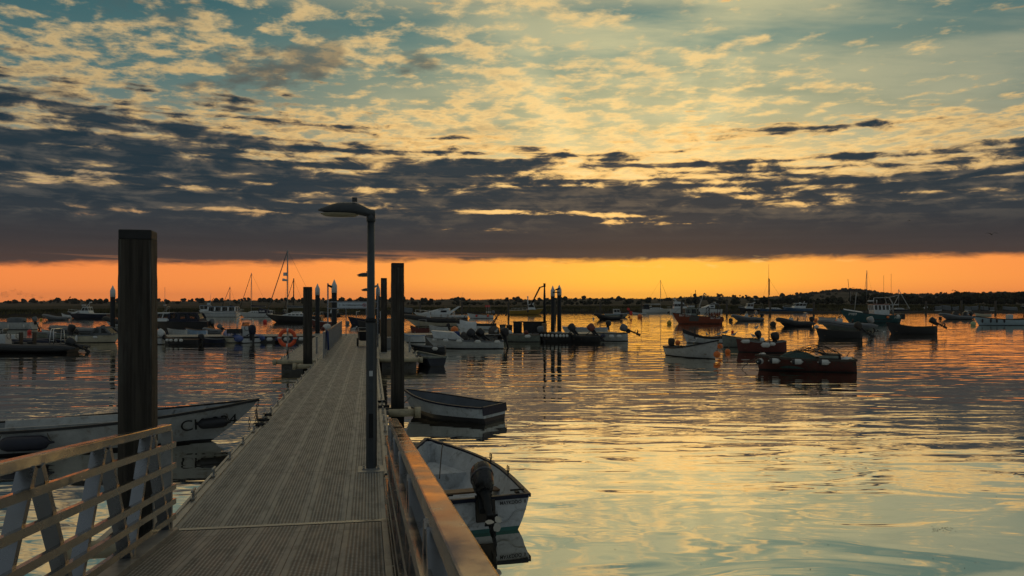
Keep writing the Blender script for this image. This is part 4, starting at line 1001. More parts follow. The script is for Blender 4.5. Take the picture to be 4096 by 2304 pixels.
for s in (-1, 1):
    mb = MB(); mb.box((0.10, s*0.46, 0.425), (0.06,0.05,0.02)); mb.tube([(0.10,s*0.46-0.09,0.455),(0.10,s*0.46+0.09,0.455)], 0.012, 6); mb.build('cleat', steel_d, md)
    rnd = [(s*0.13, 0.31), (s*0.13, 0.14), (s*0.20, 0.11), (s*0.29, 0.12), (s*0.34, 0.17), (s*0.38, 0.22), (s*0.44, 0.235), (s*0.53, 0.24)]
    mb = MB(); mb.tube([(-0.062+0.06*(b/0.40), a, b) for a, b in rnd], 0.008, 6); mb.build('transom_moulding', oldwhite, md)
mb = MB(); mb.hexa([(-.075,-.12,.14),(-.03,-.12,.14),(-.03,.12,.14),(-.075,.12,.14),(-.045,-.12,.40),(.03,-.12,.40),(.03,.12,.40),(-.045,.12,.40)]); mb.build('motor_pad', wood_d, md)
tf = lambda y0, z0: (lambda a, b: (-0.066+0.06*((z0+b)/0.40)-0.006, y0-a, z0+b))
text_on('MAYKDOO  II', 0.056, tf(-0.19, 0.318), inkb, md, bold=0.001)
text_on('CSC', 0.085, tf(0.545, 0.275), inkb, md, bold=0.001)
ob = outboard(md, -0.03, 0.02, 0.47, 0.98, math.radians(50), mat('black_cowling', (0.016,0.016,0.017), 0.28, var=0.2), steel_d, turn=math.radians(-6), prop=mat('pale_propeller', (0.42,0.40,0.34), 0.35, var=0.1))
mb = MB(); mb.smooth = True; mb.lathe((0,0,0), [(0.1485,0.22),(0.1535,0.225),(0.1535,0.25),(0.1485,0.255)], 16); mb.v = [tuple(Matrix.Rotation(math.radians(-6), 3, 'Z') @ Matrix.Rotation(math.radians(50), 3, 'Y') @ Vector((((a*1.45 if a < 0 else a*1.2)-0.12)*.98, b*.94, c*.98))) for a, b, c in mb.v]; mb.build('cowl_seam', mat('grey_cowl_trim', (0.07,0.075,0.09), .4), ob)
mb = MB(); mb.box((0.02,0,-0.03), (0.05,0.20,0.16))
for s in (-1, 1): mb.tube([(0.03,s*.07,-.02),(0.12,s*.07,-.02)], .012, 6); mb.tube([(0.12,s*.07-.035,-.02),(0.12,s*.07+.035,-.02)], .008, 6)
mb.build('clamp_bracket', steel_d, ob)
Mo = Matrix.Rotation(math.radians(-6), 3, 'Z') @ Matrix.Rotation(math.radians(50), 3, 'Y')
vs, fs = text_geo('4', 0.085, 'CENTER', 0.003); mb = MB(); mb._add([tuple(Mo @ Vector((-0.265+0.35*(0.085-b)*0.25-0.015*0, -a*-1, 0.335+0.42*(0.0)+(0.03-b)*0.6))) for a, b, c in vs], fs); mb.build('lettering', inkw, ob)
line('thin painter rope hanging inside the bow of the MAYKDOO boat', at(1770,1778,11.9), at(1758,1915,11.3), -0.04, 0.008, ropem)
def rope_coil(label, p, r=0.16, m=ropem, n=3, name='rope_coil', rr=0.012, group='loose coils of rope'):
    root = thing(name, label, 'rope', p, 0, group); q = random.Random(label); mb = MB(); mb.smooth = True; pts = []
    for i in range(n*14+1): a = 2*PI*i/14; k = r*(0.7+0.35*mnoise.noise((a*0.5, r, q.random()*0.05+len(label)))); pts.append((k*math.cos(a), k*math.sin(a)*0.8, rr+0.02*i/(n*14)+0.012*math.sin(a*1.7)))
    mb.tube(pts, rr, 6); mb.build('strand', m, root); return root
t = thing('fuel_can', 'small dull red fuel can on the floor of the MAYKDOO boat', 'fuel can', md.location+Matrix.Rotation(ma,3,'Z') @ Vector((0.62,-0.25,0.098)), ma+.3)
mb = MB(); mb.box((0,0,.085), (.26,.18,.17)); mb.build('tank', redh, t, bevel=.03); mb = MB(); mb.tube([(-.08,0,.17),(-.08,0,.21),(.08,0,.21),(.08,0,.17)], .012, 6); mb.build('handle', tarp, t); mb = MB(); mb.cyl((.09,.05,.17), .025, .03, 10); mb.build('cap', tarp, t)
t = thing('oar', 'pale oar lying along the floor of the MAYKDOO boat', 'oar', md.location+Matrix.Rotation(ma,3,'Z') @ Vector((0.55,0.40,0.27)), ma-.12)
mb = MB(); mb.tube([(0,0,0),(1.25,0,0.05)], .018, 8); mb.build('shaft', wood_m, t); mb = MB(); mb.hexa([(1.25,-.02,.04),(1.72,-.06,.06),(1.72,.06,.06),(1.25,.02,.04),(1.25,-.02,.055),(1.72,-.06,.07),(1.72,.06,.07),(1.25,.02,.055)]); mb.build('blade', wood_m, t)
rope_coil('tangle of dark rope on the floor of the MAYKDOO boat', md.location+Matrix.Rotation(ma,3,'Z') @ Vector((0.85,0.30,0.10)), 0.14, steel_d)
# white and navy rowing boat behind the right-hand timber pile
ra = math.radians(151); sp = (Vector((-0.42, 18.65, 0)), ra, 2.6)
rb, H = open_boat('rowing_boat', 'white rowing boat with navy rim and navy transom band, moored right of the walkway', 'rowing boat', sp, B=1.28, fs=0.37, fb=0.62, top=black, stripe=(.26, mat('bluish_white', (0.46,0.50,0.52), 0.5, var=0.2, stain=(0.12,0.12,0.11), stain_amt=0.5)), rim=navy, inner=mat('dark_grey_interior', (0.085,0.10,0.12), 0.6, var=0.3), th=(0.12, 0.52), ins_z=0.2, sag=0.0, tr=0.86, fine=2.0, flat=0.22, trake=0.05)
mb = MB(); mb.hexa([(-.045,-.54,.20),(-.030,-.54,.20),(-.030,.54,.20),(-.045,.54,.20),(-.022,-.55,.375),(-.004,-.55,.375),(-.004,.55,.375),(-.022,.55,.375)]); mb.build('transom_band', navy, rb)
line('slack mooring rope from the navy-rimmed rowing boat to the walkway', at(1640,1590,19.3), pw(1.16, 9.2, 0.46), 0.1, 0.012)
# ropes and coils made fast along the walkway edges
for (x, y, s) in ((-1.17,7.0,.13),(-1.17,7.6,.15),(-1.17,8.3,.10)): rope_coil('dark rope bundle on the left edge of the walkway, '+{7.0:'nearest of three',7.6:'middle of three',8.3:'farthest of three'}[y], pw(x, y, DK+0.02), s, steel_d, 4, rr=0.016)
for (x, y, s) in ((1.17,2.1,.10),(1.18,9.2,.15),(1.17,10.1,.12)): rope_coil('rope bundle on the right edge of the walkway, '+{2.1:'nearest one, by the lamp base',9.2:'by the timber pile guide',10.1:'just past the timber pile guide'}[y], pw(x, y, DK+0.02), s, steel_d, 4, rr=0.014)
for (x, y, s) in ((2.92,25.6,.14),(2.92,28.0,.16),(2.92,31.5,.15)): rope_coil('rope heap on the outer edge of the ribbed right pontoon, '+{25.6:'at its near corner',28.0:'second from its near corner',31.5:'third from its near corner'}[y], pw(x, y, DK+0.02), s, ropem, 4, rr=0.018)
# lifebuoy on its stand
lb = thing('lifebuoy', 'orange lifebuoy with pale bands on a stand at the left berth pontoon', 'lifebuoy', pw(-2.45, 25.1, DK), 0.15)
mb = MB(); mb.smooth = True; ring = [Vector((0.31*math.cos(a), 0, 0.88+0.31*math.sin(a))) for a in [2*PI*k/36 for k in range(37)]]; mb.tube(ring, 0.078, 12); mb.build('ring', lifered, lb)
for k in range(4):
    a0 = PI/4+PI/2*k+0.75; mb = MB(); mb.smooth = True; mb.tube([Vector((0.31*math.cos(a), 0, 0.88+0.31*math.sin(a))) for a in (a0-.10, a0, a0+.10)], 0.082, 12); mb.build('band', fendw, lb)
mb = MB(); mb.box((0,0.12,0.65), (0.06,0.05,1.3)); mb.box((0,0.09,0.88), (0.10,0.05,0.06)); mb.build('stand', alud, lb)
mb = MB(); mb.smooth = True; mb.tube([(0.02+0.05*math.sin(k*1.9),-0.10-0.01*(k % 3),0.55-0.045*k if k % 2 else 0.18+0.02*k) for k in range(12)], 0.014, 6); mb.tube([Vector((0.25*math.cos(a), -0.05, 0.88+0.25*math.sin(a))) for a in (0.4, 1.0, 1.6)], 0.01, 5); mb.build('grab_line', ropem, lb)
# cabinet, kiosk, trolley, sign gantry, gate
def furniture():
    t = thing('cabinet', 'low grey service cabinet standing on the ribbed right pontoon', 'cabinet', pw(1.85, 31.5, DK), PA)
    mb = MB(); mb.box((0,0,0.30), (0.62,0.5,0.60)); mb.build('body', mat('grey_cabinet', (0.20,0.195,0.18), 0.5, var=0.12), t, bevel=0.015); mb = MB(); mb.box((0,-0.26,0.30), (0.52,0.012,0.50)); mb.build('door', mat('grey_cabinet_door', (0.22,0.215,0.20), 0.45, var=0.1), t)
    mb = MB(); mb.box((0.2,-0.272,0.32), (0.03,0.012,0.1)); mb.build('handle', steel_d, t)
    t = thing('kiosk', 'tan storage kiosk with a white slatted vent box, at the end of the right pontoon', 'kiosk', pw(2.1, 47.0, DK), PA)
    mb = MB(); mb.box((0,0,0.58), (1.12,0.9,1.16)); mb.build('body', tan, t, bevel=0.02); mb = MB(); mb.box((0,0,1.19), (1.2,1.0,0.05)); mb.build('lid', alud, t)
    mb = MB(); mb.box((-0.38,0,1.46), (0.36,0.5,0.48))
    for k in range(7): mb.box((-0.38,-0.262,1.27+0.065*k), (0.33,0.03,0.035))
    mb.build('vent_box', white, t)
    t = thing('trolley', 'black two-wheeled dock trolley behind the foreground lamp post', 'trolley', pw(0.62, 34.6, DK), PA+0.1)
    mb = MB(); mb.hexa([(-.30,-.4,.30),(.30,-.4,.30),(.30,.5,.30),(-.30,.5,.30),(-.38,-.5,.80),(.38,-.5,.80),(.38,.6,.80),(-.38,.6,.80)]); mb.build('tub', tarp, t, bevel=0.03)
    for s in (-1, 1): mb = MB(); mb.tube([(s*.36,0,.22),(s*.44,0,.22)], 0.22, 16); mb.build('wheel', blackrub, t)
    mb = MB(); mb.tube([(-.3,.55,.75),(-.3,.95,.95),(.3,.95,.95),(.3,.55,.75)], 0.02, 6); mb.build('handle', alud, t)
    g = thing('sign_gantry', 'white sign gantry over the walkway reading No Crabbing beyond here', 'sign', pw(0, 33.6, DK), PA)
    for s in (-1, 1):
        mb = MB(); mb.box((s*1.27,0,1.66), (0.075,0.075,3.32)); mb.build('upright', alu, g)
        mb = MB(); mb.tube([(s*1.27,-.05,3.22),(s*1.06,-.12,3.12)], 0.055, 8); mb.build('camera', steel_d if s < 0 else alud, g)
    for z in (2.36, 2.02): mb = MB(); mb.box((0,0,z), (2.46,0.05,0.05)); mb.build('crossbar', alu, g)
    mb = MB(); mb.box((-0.05,-0.045,2.19), (1.50,0.015,0.28)); sg = mb.build('sign_panel', mat('pale_sign', (0.50,0.56,0.60), 0.4, var=0.05), g)
    text_on('No Crabbing beyond here', 0.098, lambda a, b: (-0.53+a, -0.056, 2.16+b), inkb, sg, bold=0.002)
    mb = MB(); mb.box((-0.68,-0.055,2.19), (0.06,0.004,0.11)); mb.build('crest', mat('pale_crest', (0.32,0.38,0.44), 0.5), sg)
    mb = MB(); c = Vector((0.58,-0.058,2.19)); mb.tube([c+Vector((0.085*math.cos(a),0,0.085*math.sin(a))) for a in [2*PI*k/20 for k in range(21)]], 0.011, 6); mb.tube([c+Vector((-.06,0,.06)), c+Vector((.06,0,-.06))], 0.010, 6)
    mb.build('prohibition_ring', mat('sign_red', (0.45,0.03,0.02), 0.5), sg)
    mb = MB(); mb.ball((0.58,-0.053,2.19), 0.036, 8, 0.7)
    for s in (-1, 1): mb.tube([(0.58+s*.03,-.054,2.20),(0.58+s*.055,-.054,2.225),(0.58+s*.04,-.054,2.245)], 0.008, 5)
    mb.build('crab_symbol', inkb, sg)
    mb = MB(); mb.box((0.95,-0.045,2.21), (0.22,0.015,0.26)); mb.build('notice', mat('green_notice', (0.22,0.34,0.05), 0.5, var=0.1), g)
    g = thing('gate_frame', 'slim white gate frame on the cross pontoon beneath the sign', 'gate', pw(-0.1, 48.6, DK), PA)
    for s in (-1, 1): mb = MB(); mb.box((s*0.70,0,1.05), (0.06,0.06,2.1)); mb.build('post', alu, g)
    mb = MB(); mb.box((0,0,2.11), (1.5,0.06,0.05)); mb.build('crossbar', alu, g)
    g = thing('kit_bag', 'red and white kit bag slung over the left railing', 'bag', pw(-1.04, 28.2, DK+1.1), 0.2)
    mb = MB(); mb.smooth = True; mb.lathe((0,0,0.02), [(0.02,-.02),(0.17,0.0),(0.20,0.10),(0.14,0.20),(0.03,0.25)], 12); mb.build('body', fendw, g)
    mb = MB(); mb.smooth = True; mb.lathe((-0.16,-0.1,0.0), [(0.01,-.06),(0.10,0.0),(0.09,0.10),(0.01,0.15)], 10); mb.build('flap', redh, g); mb = MB(); mb.lathe((0.1,-0.1,0.15), [(0.01,-.06),(0.08,0.0),(0.07,0.07),(0.01,0.11)], 10); mb.build('hood', gullw, g)
    g = thing('hose', 'blue hose hung over the near end of the left railing', 'hose', pw(-1.0, 26.9, DK), 0)
    mb = MB(); mb.smooth = True
    for k in range(4): mb.tube([(-.05,0.06*k,.30),(-.03,0.06*k,1.0),(.0,0.06*k,1.13),(.05,0.06*k,1.05),(.07,0.06*k+.03,.25)], 0.022, 6)
    mb.build('coil', bluep, g)
furniture()
# pole with bent arm, containers and gear on the cross pontoon
def gear():
    o = at(2178, 1340, 60.0)
    g = thing('lamp_pole', 'thin pole with a drooping arm on the cross pontoon, left of the twin steel piles', 'pole', (o.x, o.y, DK), 0)
    mb = MB(); mb.tube([(0,0,0),(0,0,2.6),(0,0,3.55)], [0.11,0.09,0.05], 8); mb.build('shaft', steel_d, g); mb = MB(); mb.box((0,0,3.62), (0.16,0.16,0.28)); mb.box((0,0,2.15), (0.2,0.06,0.06)); mb.build('head', steel_d, g)
    mb = MB(); mb.tube([(0,0,3.55),(-.35,0,3.45),(-1.05,0,2.05)], [0.05,0.07,0.06], 6); mb.build('arm', steel_d, g)
    def box(name, label, pl, pr, yt, Y, m, d=0.9, lid=True, zb=DK, cat='crate', group='crates of fishing gear on the cross pontoon'):
        X0, X1 = (pl-2048)/FPX*Y, (pr-2048)/FPX*Y; zt = EYE-(yt-HZ)/FPX*Y; g = thing(name, label, cat, ((X0+X1)/2, Y, zb), 0, group); w, h = X1-X0, zt-zb
        mb = MB(); mb.hexa([(-w*.47,-d*.45,0),(w*.47,-d*.45,0),(w*.47,d*.45,0),(-w*.47,d*.45,0),(-w*.5,-d*.5,h),(w*.5,-d*.5,h),(w*.5,d*.5,h),(-w*.5,d*.5,h)])
        for k in (-.3, 0, .3): mb.box((w*k, -d*.49, h*.5), (0.05, 0.05, h*.9))
        mb.build('body', m, g, bevel=0.02)
        if lid: q = MB(); q.box((0,0,h+0.012), (w*1.06, d*1.06, 0.05)); q.build('rim', steel_d if lid is True else lid, g)
        return g
    box('bin', 'black open bin on the cross pontoon, left of the long black bin', 2053, 2088, 1288, 60.3, tarp)
    box('bin', 'long black bin on the cross pontoon beside the thin pole', 2092, 2184, 1288, 60.5, tarp)
    box('crate', 'grey crate beside the heap of netting on the cross pontoon', 1999, 2023, 1300, 59.5, canv_g)
    box('crate', 'dark crate between the grey crate and the black bins', 2025, 2049, 1302, 59.7, tarp)
    box('bin', 'tan end bin touching the right end of the long black bin', 2168, 2187, 1293, 59.6, tan, 0.5, False)
    o = at(1976, 1310, 58.8); g = thing('net_heap', 'shaggy heap of grey netting on the cross pontoon beside the crates', 'net', (o.x, o.y, DK), 0)
    q = random.Random(3); mb = MB()
    for k in range(420):
        a = q.uniform(0, 2*PI); r = q.uniform(0.1, 0.40); z = q.uniform(0.0, 0.62)*(1-(r/0.5)**2)+0.03; b = q.uniform(-.18,.18)
        mb.tube([(r*math.cos(a), r*math.sin(a)*.7, z),((r+.03)*math.cos(a+b), r*math.sin(a+b)*.7, z+q.uniform(0,.10)),((r+.08)*math.cos(a+2*b), r*math.sin(a+2*b)*.7, z+q.uniform(-.04,.05))], 0.012, 4, cap=False)
    mb.smooth = True; mb.lathe((0,0,0), [(0.40,0),(0.38,.25),(.25,.5),(.05,.58)], 14); mb.build('netting', netk, g)
    t = thing('drum', 'small blue drum standing in the white workboat', 'drum', at(1827, 1353, 48.0), 0); mb = MB(); mb.lathe((0,0,0), [(0.16,0),(0.19,.04),(.19,.18),(.175,.2),(.19,.22),(.19,.38),(.15,.42)], 16); mb.build('body', bluep, t)
    mb = MB(); mb.cyl((0,0,.41), .14, .02, 14); mb.build('lid', tarp, t)
    o = at(1748, 1466, 34.6)
    open_boat('open_boat', 'dark little boat tied against the outer side of the ribbed right pontoon', 'open boat', (Vector((o.x, o.y, 0)), math.radians(118), 2.4), B=1.0, fs=.40, fb=.52, top=mat('dark_blue_hull', (0.010,0.014,0.026), 0.55, var=0.4, stain=(0.04,0.045,0.045), stain_amt=0.5), rim=greygreen, rimw=.09, tr=.9)
    for px, Y, lab in ((1638, 37.5, 'slim pale post on the outer edge of the ribbed right pontoon'), (1267, 36.5, 'slim pale post at the outer edge of the left berth pontoon')):
        o = at(px, 1400, Y); t = thing('service_post', lab, 'post', (o.x, o.y, DK), PA, 'service posts on the berths'); mb = MB(); mb.box((0,0,.36), (.075,.075,.72)); mb.build('shaft', alud, t); mb = MB(); mb.box((0,0,.735), (.09,.09,.03)); mb.build('cap', alu, t)
gear()
# ------------------------------------------------------------------ moored boats, left of the walkway
OG = 'open boats moored in the harbour'
rib('rigid_inflatable', 'long black inflatable with white console and chrome frame, nearest boat at the left edge', spot(-120, 292, 1409, 'L'), rt=0.20, B=1.9, tube=darkrub, hullm=black, zt=0.27, rise=0.18, con_x=0.67, con_h=0.80, seats=((0.40,0.5),(0.53,0.5)), frame_x=0.13, frame=1.05, ob=[dict(s=1.25, tilt=62, c=darkrub, dz=0.12)])
rib('rigid_inflatable', 'dark blue inflatable behind the black one at the left edge', spot(-70, 205, 1386, 'L'), rt=0.19, B=1.8, tube=navy, hullm=cream, zt=0.30, rise=0.2, con_x=0.55, screen=False, con_h=0.5, frame=False, ob=[dict(s=1.2, tilt=30, c=greyrub, dz=0.15)])
a3, H = open_boat('open_boat', 'white open workboat with a grey canvas covered hump, at the left edge', 'open boat', spot(-60, 138, 1318, 'L'), B=1.9, fs=0.72, fb=0.85, top=oldwhite, rim=oldwhite, inner=bluh, th=(0.2,), ob=[dict(s=1.3, tilt=25, dz=0.1, c=greyrub)])
mb = MB(); mb.smooth = True; mb.loft([[(x,-.6*k,.7),(x,-.55*k,.7+.50*k),(x,0,.7+.56*k),(x,.55*k,.7+.50*k),(x,.6*k,.7)] for x, k in ((1.0,.3),(1.15,.95),(1.9,1.0),(2.45,.95),(2.6,.3))], closed=False, cap=False); mb.build('canvas_cover', canv_g, a3)
for k, x in enumerate((0.6, 2.1, 3.4)): fender('small white fender on the white workboat with the grey canvas hump, '+('sternmost','middle','foremost')[k], on_hull(a3, H, x, 0.38, 1, 0.09), 0, fendw, 0.35, 0.07, True, 'fenders on the workboat with the grey hump')
open_boat('open_boat', 'low grey dinghy with dark lower sides between two red buoys, behind the black inflatables', 'open boat', spot(124, 306, 1353, 'L'), B=1.4, fs=0.36, fb=0.52, top=greygreen, rim=black, ob=[dict(s=1.0, tilt=35, c=black)])
buoy('red buoy floating at the bow of the low grey dinghy', 118, 1333, buoyr, 0.2); buoy('smaller red buoy just right of the other red buoy, near the small white tender', 166, 1334, buoyr, 0.16)
open_boat('open_boat', 'small white tender tied behind the low grey dinghy', 'open boat', spot(165, 224, 1337, 'L'), fs=0.30, fb=0.45, top=white, rim=alud)
rib('inflatable_dinghy', 'grey inflatable with high rounded bow behind the cream cabin boat', spot(205, 410, 1349, 'L'), rt=0.24, B=1.8, tube=greyrub, hullm=greyrub, zt=0.5, rise=0.22, console=None, frame=False, ob=[dict(s=1.0, tilt=20, dz=0.1)])
a7, H = open_boat('cabin_boat', 'cream cabin boat with grey canvas hood, black outboard facing left', 'motor boat', spot(290, 482, 1370, 'R'), B=1.7, fs=0.50, fb=0.66, top=cream, rim=canv_g, inner=insgrey, th=(0.3,), ob=[dict(s=1.35, tilt=18, dz=0.25)], group='motor boats on moorings')
cabin(a7, 1.55, 3.05, 0.52, 0.66, 1.03, 1.35, 1.1, canv_g, nwin=2, front=0.55, back=0.35, over=0.0, name='canvas_hood', fwin=1, pil=0.14)
fender('white upright fender on the cream cabin boat', on_hull(a7, H, 0.72, 0.30, -1, 0.10), 0, fendw, 0.42, 0.09, True, 'fenders on the cream cabin boat'); fender('white level fender on the cream cabin boat', on_hull(a7, H, 1.98, 0.40, -1, 0.10), 0, fendw, 0.30, 0.09, group='fenders on the cream cabin boat')
rib('rigid_inflatable', 'black inflatable with a raised bow showing just left of the white capped pile', spot(416, 530, 1304, 'L'), rt=0.27, tube=blackrub, hullm=white, zt=0.42, rise=0.45, console=None, frame=False)
rib('inflatable_dinghy', 'pale grey inflatable dinghy far left, ahead of the navy motor boat', spot(172, 268, 1280, 'L'), rt=0.22, tube=greyrub, hullm=greyrub, zt=0.32, rise=0.4, console=None, frame=False, ob=[dict(s=0.9, tilt=10, c=white)])
buoy('yellow buoy ahead of the pale grey inflatable dinghy', 164, 1281, buoyy, 0.2)
open_boat('open_boat', 'white tender lying under the bow of the navy motor boat', 'open boat', spot(246, 284, 1271, 'L'), fs=0.5, fb=0.9, top=white, ob=[dict(s=1.0, tilt=40)])
c1, H = cruiser('motor_boat', 'navy motor boat with a small white cabin at the far left', spot(270, 437, 1274, 'L'), 0.80, 1.15, top=navy, rim=white, trunk_=(3.9, 6.3, 0.85, 0.45, 1.5, white, 2, 0.35, 0.5), cab=dict(x0=3.0, x1=4.6, z0=0.9, zw=1.35, z1=1.92, w0=1.7, w1=1.4, m=white, front=0.5, back=0.3, nwin=2))
mb = MB(); mb.tube([(3.4,0,1.95),(3.3,0,2.6),(3.05,0,2.9)], [.05,.04,.03], 6); mb.tube([(3.9,0,1.95),(3.4,0,2.55)], .03, 6); mb.box((4.3,0,2.28), (.5,.5,.14)); mb.box((3.15,0,2.75), (.25,.5,.16)); mb.build('radar_mast', white, c1)
c2, H = cruiser('motor_boat', 'black hulled motor boat with a white wheelhouse and long navy canopy', spot(603, 843, 1326, 'L'), 0.95, 1.15, top=black, rim=navy, B=2.1, railt=None, cab=dict(x0=3.62, x1=5.05, z0=0.98, zw=1.28, z1=1.74, w0=1.7, w1=1.45, m=white, front=0.35, back=0.0, nwin=2, fwin=2))
cabin(c2, 0.70, 3.60, 0.98, 1.22, 1.74, 1.85, 1.55, canv_n, nwin=3, front=0.02, back=0.35, over=0.02, name='canopy', fwin=1, pil=0.20); outboard(c2, -0.05, 0, 0.75, 1.2, 0.3, greyrub)
mb = MB(); mb.tube([(4.35,0,1.8),(4.35,0,4.2)], 0.016, 5); mb.tube([(4.1,-.35,1.8),(4.0,-.3,2.35),(4.0,.3,2.35),(4.1,.35,1.8)], .03, 6); mb.tube([(4.7,-.3,1.85),(4.1,-.3,2.2)], .02, 6); mb.box((4.35,0,2.5), (.2,.2,.16)); mb.build('antenna_mast', alud, c2)
open_boat('open_boat', 'pale blue dinghy tied beneath the long navy canopy', 'open boat', spot(742, 826, 1341, 'L'), fs=0.45, fb=0.62, top=sky_b, rim=wood_m, fine=2.6)
open_boat('open_boat', 'white dinghy beside the pale blue dinghy', 'open boat', spot(669, 745, 1343, 'L'), fs=0.48, fb=0.62, top=oldwhite, rim=oldwhite, fine=2.4)
open_boat('open_boat', 'dark blue dinghy beside the thick timber pile', 'open boat', spot(606, 668, 1345, 'L'), fs=0.42, fb=0.58, top=navy, rim=wood_d)
a12, H = open_boat('open_boat', 'low dark dinghy with a row of four white fenders along its side', 'open boat', spot(660, 800, 1378, 'L'), fs=0.36, fb=0.50, top=black, rim=wood_m, ob=[dict(s=1.0, tilt=10, c=black)])
for k, px in enumerate((674, 692, 715, 737)): fender('white fender on the low dark dinghy, '+('leftmost','second from left','third from left','rightmost')[k]+' of four', on_hull(a12, H, (800-px)/60.7, 0.30, 1, 0.10), 0, fendw, 0.22, 0.085, group='fenders on the low dark dinghy')
open_boat('open_boat', 'small grey boat with a white outboard just right of the thick timber pile', 'open boat', spot(540, 652, 1377, 'L'), fs=0.42, fb=0.55, top=oldwhite, rim=greyrub, ob=[dict(s=1.35, tilt=55, c=white, dz=0.10)])
rib('inflatable_dinghy', 'small grey inflatable tied behind the pale blue dinghy', spot(815, 884, 1336, 'L'), rt=0.18, tube=greyrub, hullm=greyrub, zt=0.25, rise=0.15, console=None, frame=False, ob=[dict(s=1.1, tilt=60, c=greyrub, dz=0.25)])
open_boat('open_boat', 'dark dinghy with a grey-blue rim between the white-fendered dinghy and the boxed workboat', 'open boat', spot(802, 893, 1374, 'L'), fs=0.32, fb=0.45, top=navy, rim=greyrub)
wb, H = open_boat('workboat', 'small cream workboat carrying a black box, left of the blue inflatable', 'open boat', spot(890, 968, 1371, 'L'), B=1.0, fs=0.40, fb=0.46, top=cream, rim=black)
mb = MB(); mb.box((0.5,0,0.80), (0.88,0.7,0.32)); 
for sx in (0.12, 0.88):
    for s in (-1, 1): mb.box((sx,s*.3,0.55), (.03,.03,.35))
mb.build('box', tarp, wb, bevel=0.02); spar(wb, 'pole', (0.82,0,.9), (0.82,0,1.38), .018)
rz = math.radians(128); o = at(1006, 1371, 54.4)
rib('rigid_inflatable', 'blue inflatable with a white console and arched chrome frame, its black outboard facing the walkway', (Vector((o.x, o.y, 0)), rz, 3.9), rt=0.25, B=2.0, tube=bluerub, hullm=white, zt=0.32, rise=0.28, con_x=0.30, con_h=0.85, frame=1.35, frame_x=0.28, ob=[dict(s=1.7, tilt=14, c=navy, dz=0.30)])
for k, (px, m) in enumerate(((1078, fendw), (1112, fendb), (1147, fendw), (1178, fendb), (1206, fendw))):
    t_ = (px-2048)/FPX       # the ray through that column meets the pontoon's near edge
    n_ = Vector((-math.sin(PA), math.cos(PA))); Y_ = (n_.dot(Vector((PC.x, PC.y)))+48.22)/(n_.x*t_+n_.y)
    fender(('white','blue')[m is fendb]+' fender on the near edge of the cross pontoon, '+('leftmost of five','second from left','middle of five','fourth from left','rightmost, beside the lifebuoy')[k], (t_*Y_, Y_, 0.24), PA, m, 0.40, 0.12, group='fenders on the near edge of the cross pontoon')
f, H = cruiser('passenger_boat', 'white passenger launch with blue canvas windows moored far behind the yachts', spot(795, 951, 1268, 'L'), 0.98, 1.30, top=white, stripe=(0.55, white), B=2.4, railt=None, cat='passenger boat', rim=navy, cab=dict(x0=0.15, x1=5.2, z0=1.0, zw=1.12, z1=1.92, w0=2.1, w1=1.95, m=white, roofm=bluh, nwin=4, front=0.1, back=0.05, pil=0.26, fwin=2, name='saloon'))
cabin(f, 5.25, 6.6, 1.05, 1.45, 2.15, 1.9, 1.7, white, bluh, nwin=2, front=-0.15, back=0.0, fwin=3); mb = MB(); mb.box((5.4,0,2.45), (.5,.5,.4)); mb.tube([(5.15,0,2.2),(5.1,0,3.2),(5.0,0,4.5)], [.05,.035,.012], 6); mb.build('radar_mast', white, f)
mb = MB(); pts = [H.side(f_*0.07*10, 0.62, 1, 0.01) for f_ in [i*0.95/1 for i in range(11)]]; mb.tube(pts, 0.035, 6); mb.build('blue_stripe', bluh, f)
y, H = sailboat('sailing_yacht', 'white yacht with a navy cockpit cover lettered FLAIR, single bare mast', spot(953, 1086, 1269, 'L'), 8.15, fs=0.75, fb=1.0, mastx=0.61)
L_ = 6.05; mb = MB(); mb.smooth = True; mb.loft([[(x,-.75*k,.75),(x,-.72*k,.75+h*.8),(x,0,.75+h),(x,.72*k,.75+h*.8),(x,.75*k,.75)] for x, k, h in ((0.15,.8,.45),(0.6,1,.72),(1.5,1,.85),(2.1,.9,1.05),(2.25,.7,.8))], closed=False, cap=False); mb.build('cockpit_cover', canv_n, y)
text_on('FLAIR', 0.38, lambda a, b: (1.95-a, 0.80, 0.98+b), inkw, y, bold=0.01)
y, H = sailboat('sailing_yacht', 'black hulled yacht with a long white coachroof and tall radar-carrying mast, left of the lifebuoy', spot(1063, 1287, 1290, 'L'), 9.95, fs=0.85, fb=1.15, mastx=0.615, top=black, stripe=None, hood=False, r=0.075, cover=canv_g, furl=0.06)
mb = MB(); mb.box((4.95,0,6.6), (.5,.5,.45)); mb.tube([(4.7,0,5.75),(5.35,0,5.85)], [.12,.2], 8); mb.build('radar', white, y)
buoy('red ball buoy under the bow of the black hulled yacht', 1060, 1292, buoyr, 0.28)
sailboat('sailing_yacht', 'yacht hidden behind the white passenger launch, only its short mast showing', spot(880, 958, 1262, 'L'), 6.0, mastx=0.5, coach=False, hood=False)
sailboat('sailing_yacht', 'dark old gaff yacht behind the black hulled yacht, with a short dark mast', spot(1130, 1232, 1271, 'L'), 7.0, mastx=0.57, top=navy, hood=False, mastm=wood_d, r=0.09, boom=False)
open_boat('open_boat', 'dark red open boat with a white foredeck behind the left railing', 'open boat', spot(1243, 1330, 1306, 'L'), fs=0.55, fb=0.85, top=redh, rim=white)
rib('rigid_inflatable', 'small dark inflatable far off between two white capped piles', spot(1281, 1362, 1264, 'L'), tube=blackrub, hullm=black, zt=0.35, rise=0.4, con_h=1.0, frame=0.9)
d, H = open_boat('open_boat', 'dark open boat with a rail hoop, seen past the end of the walkway', 'open boat', spot(1392, 1515, 1301, 'L'), fs=0.70, fb=1.05, top=navy, rim=wood_d)
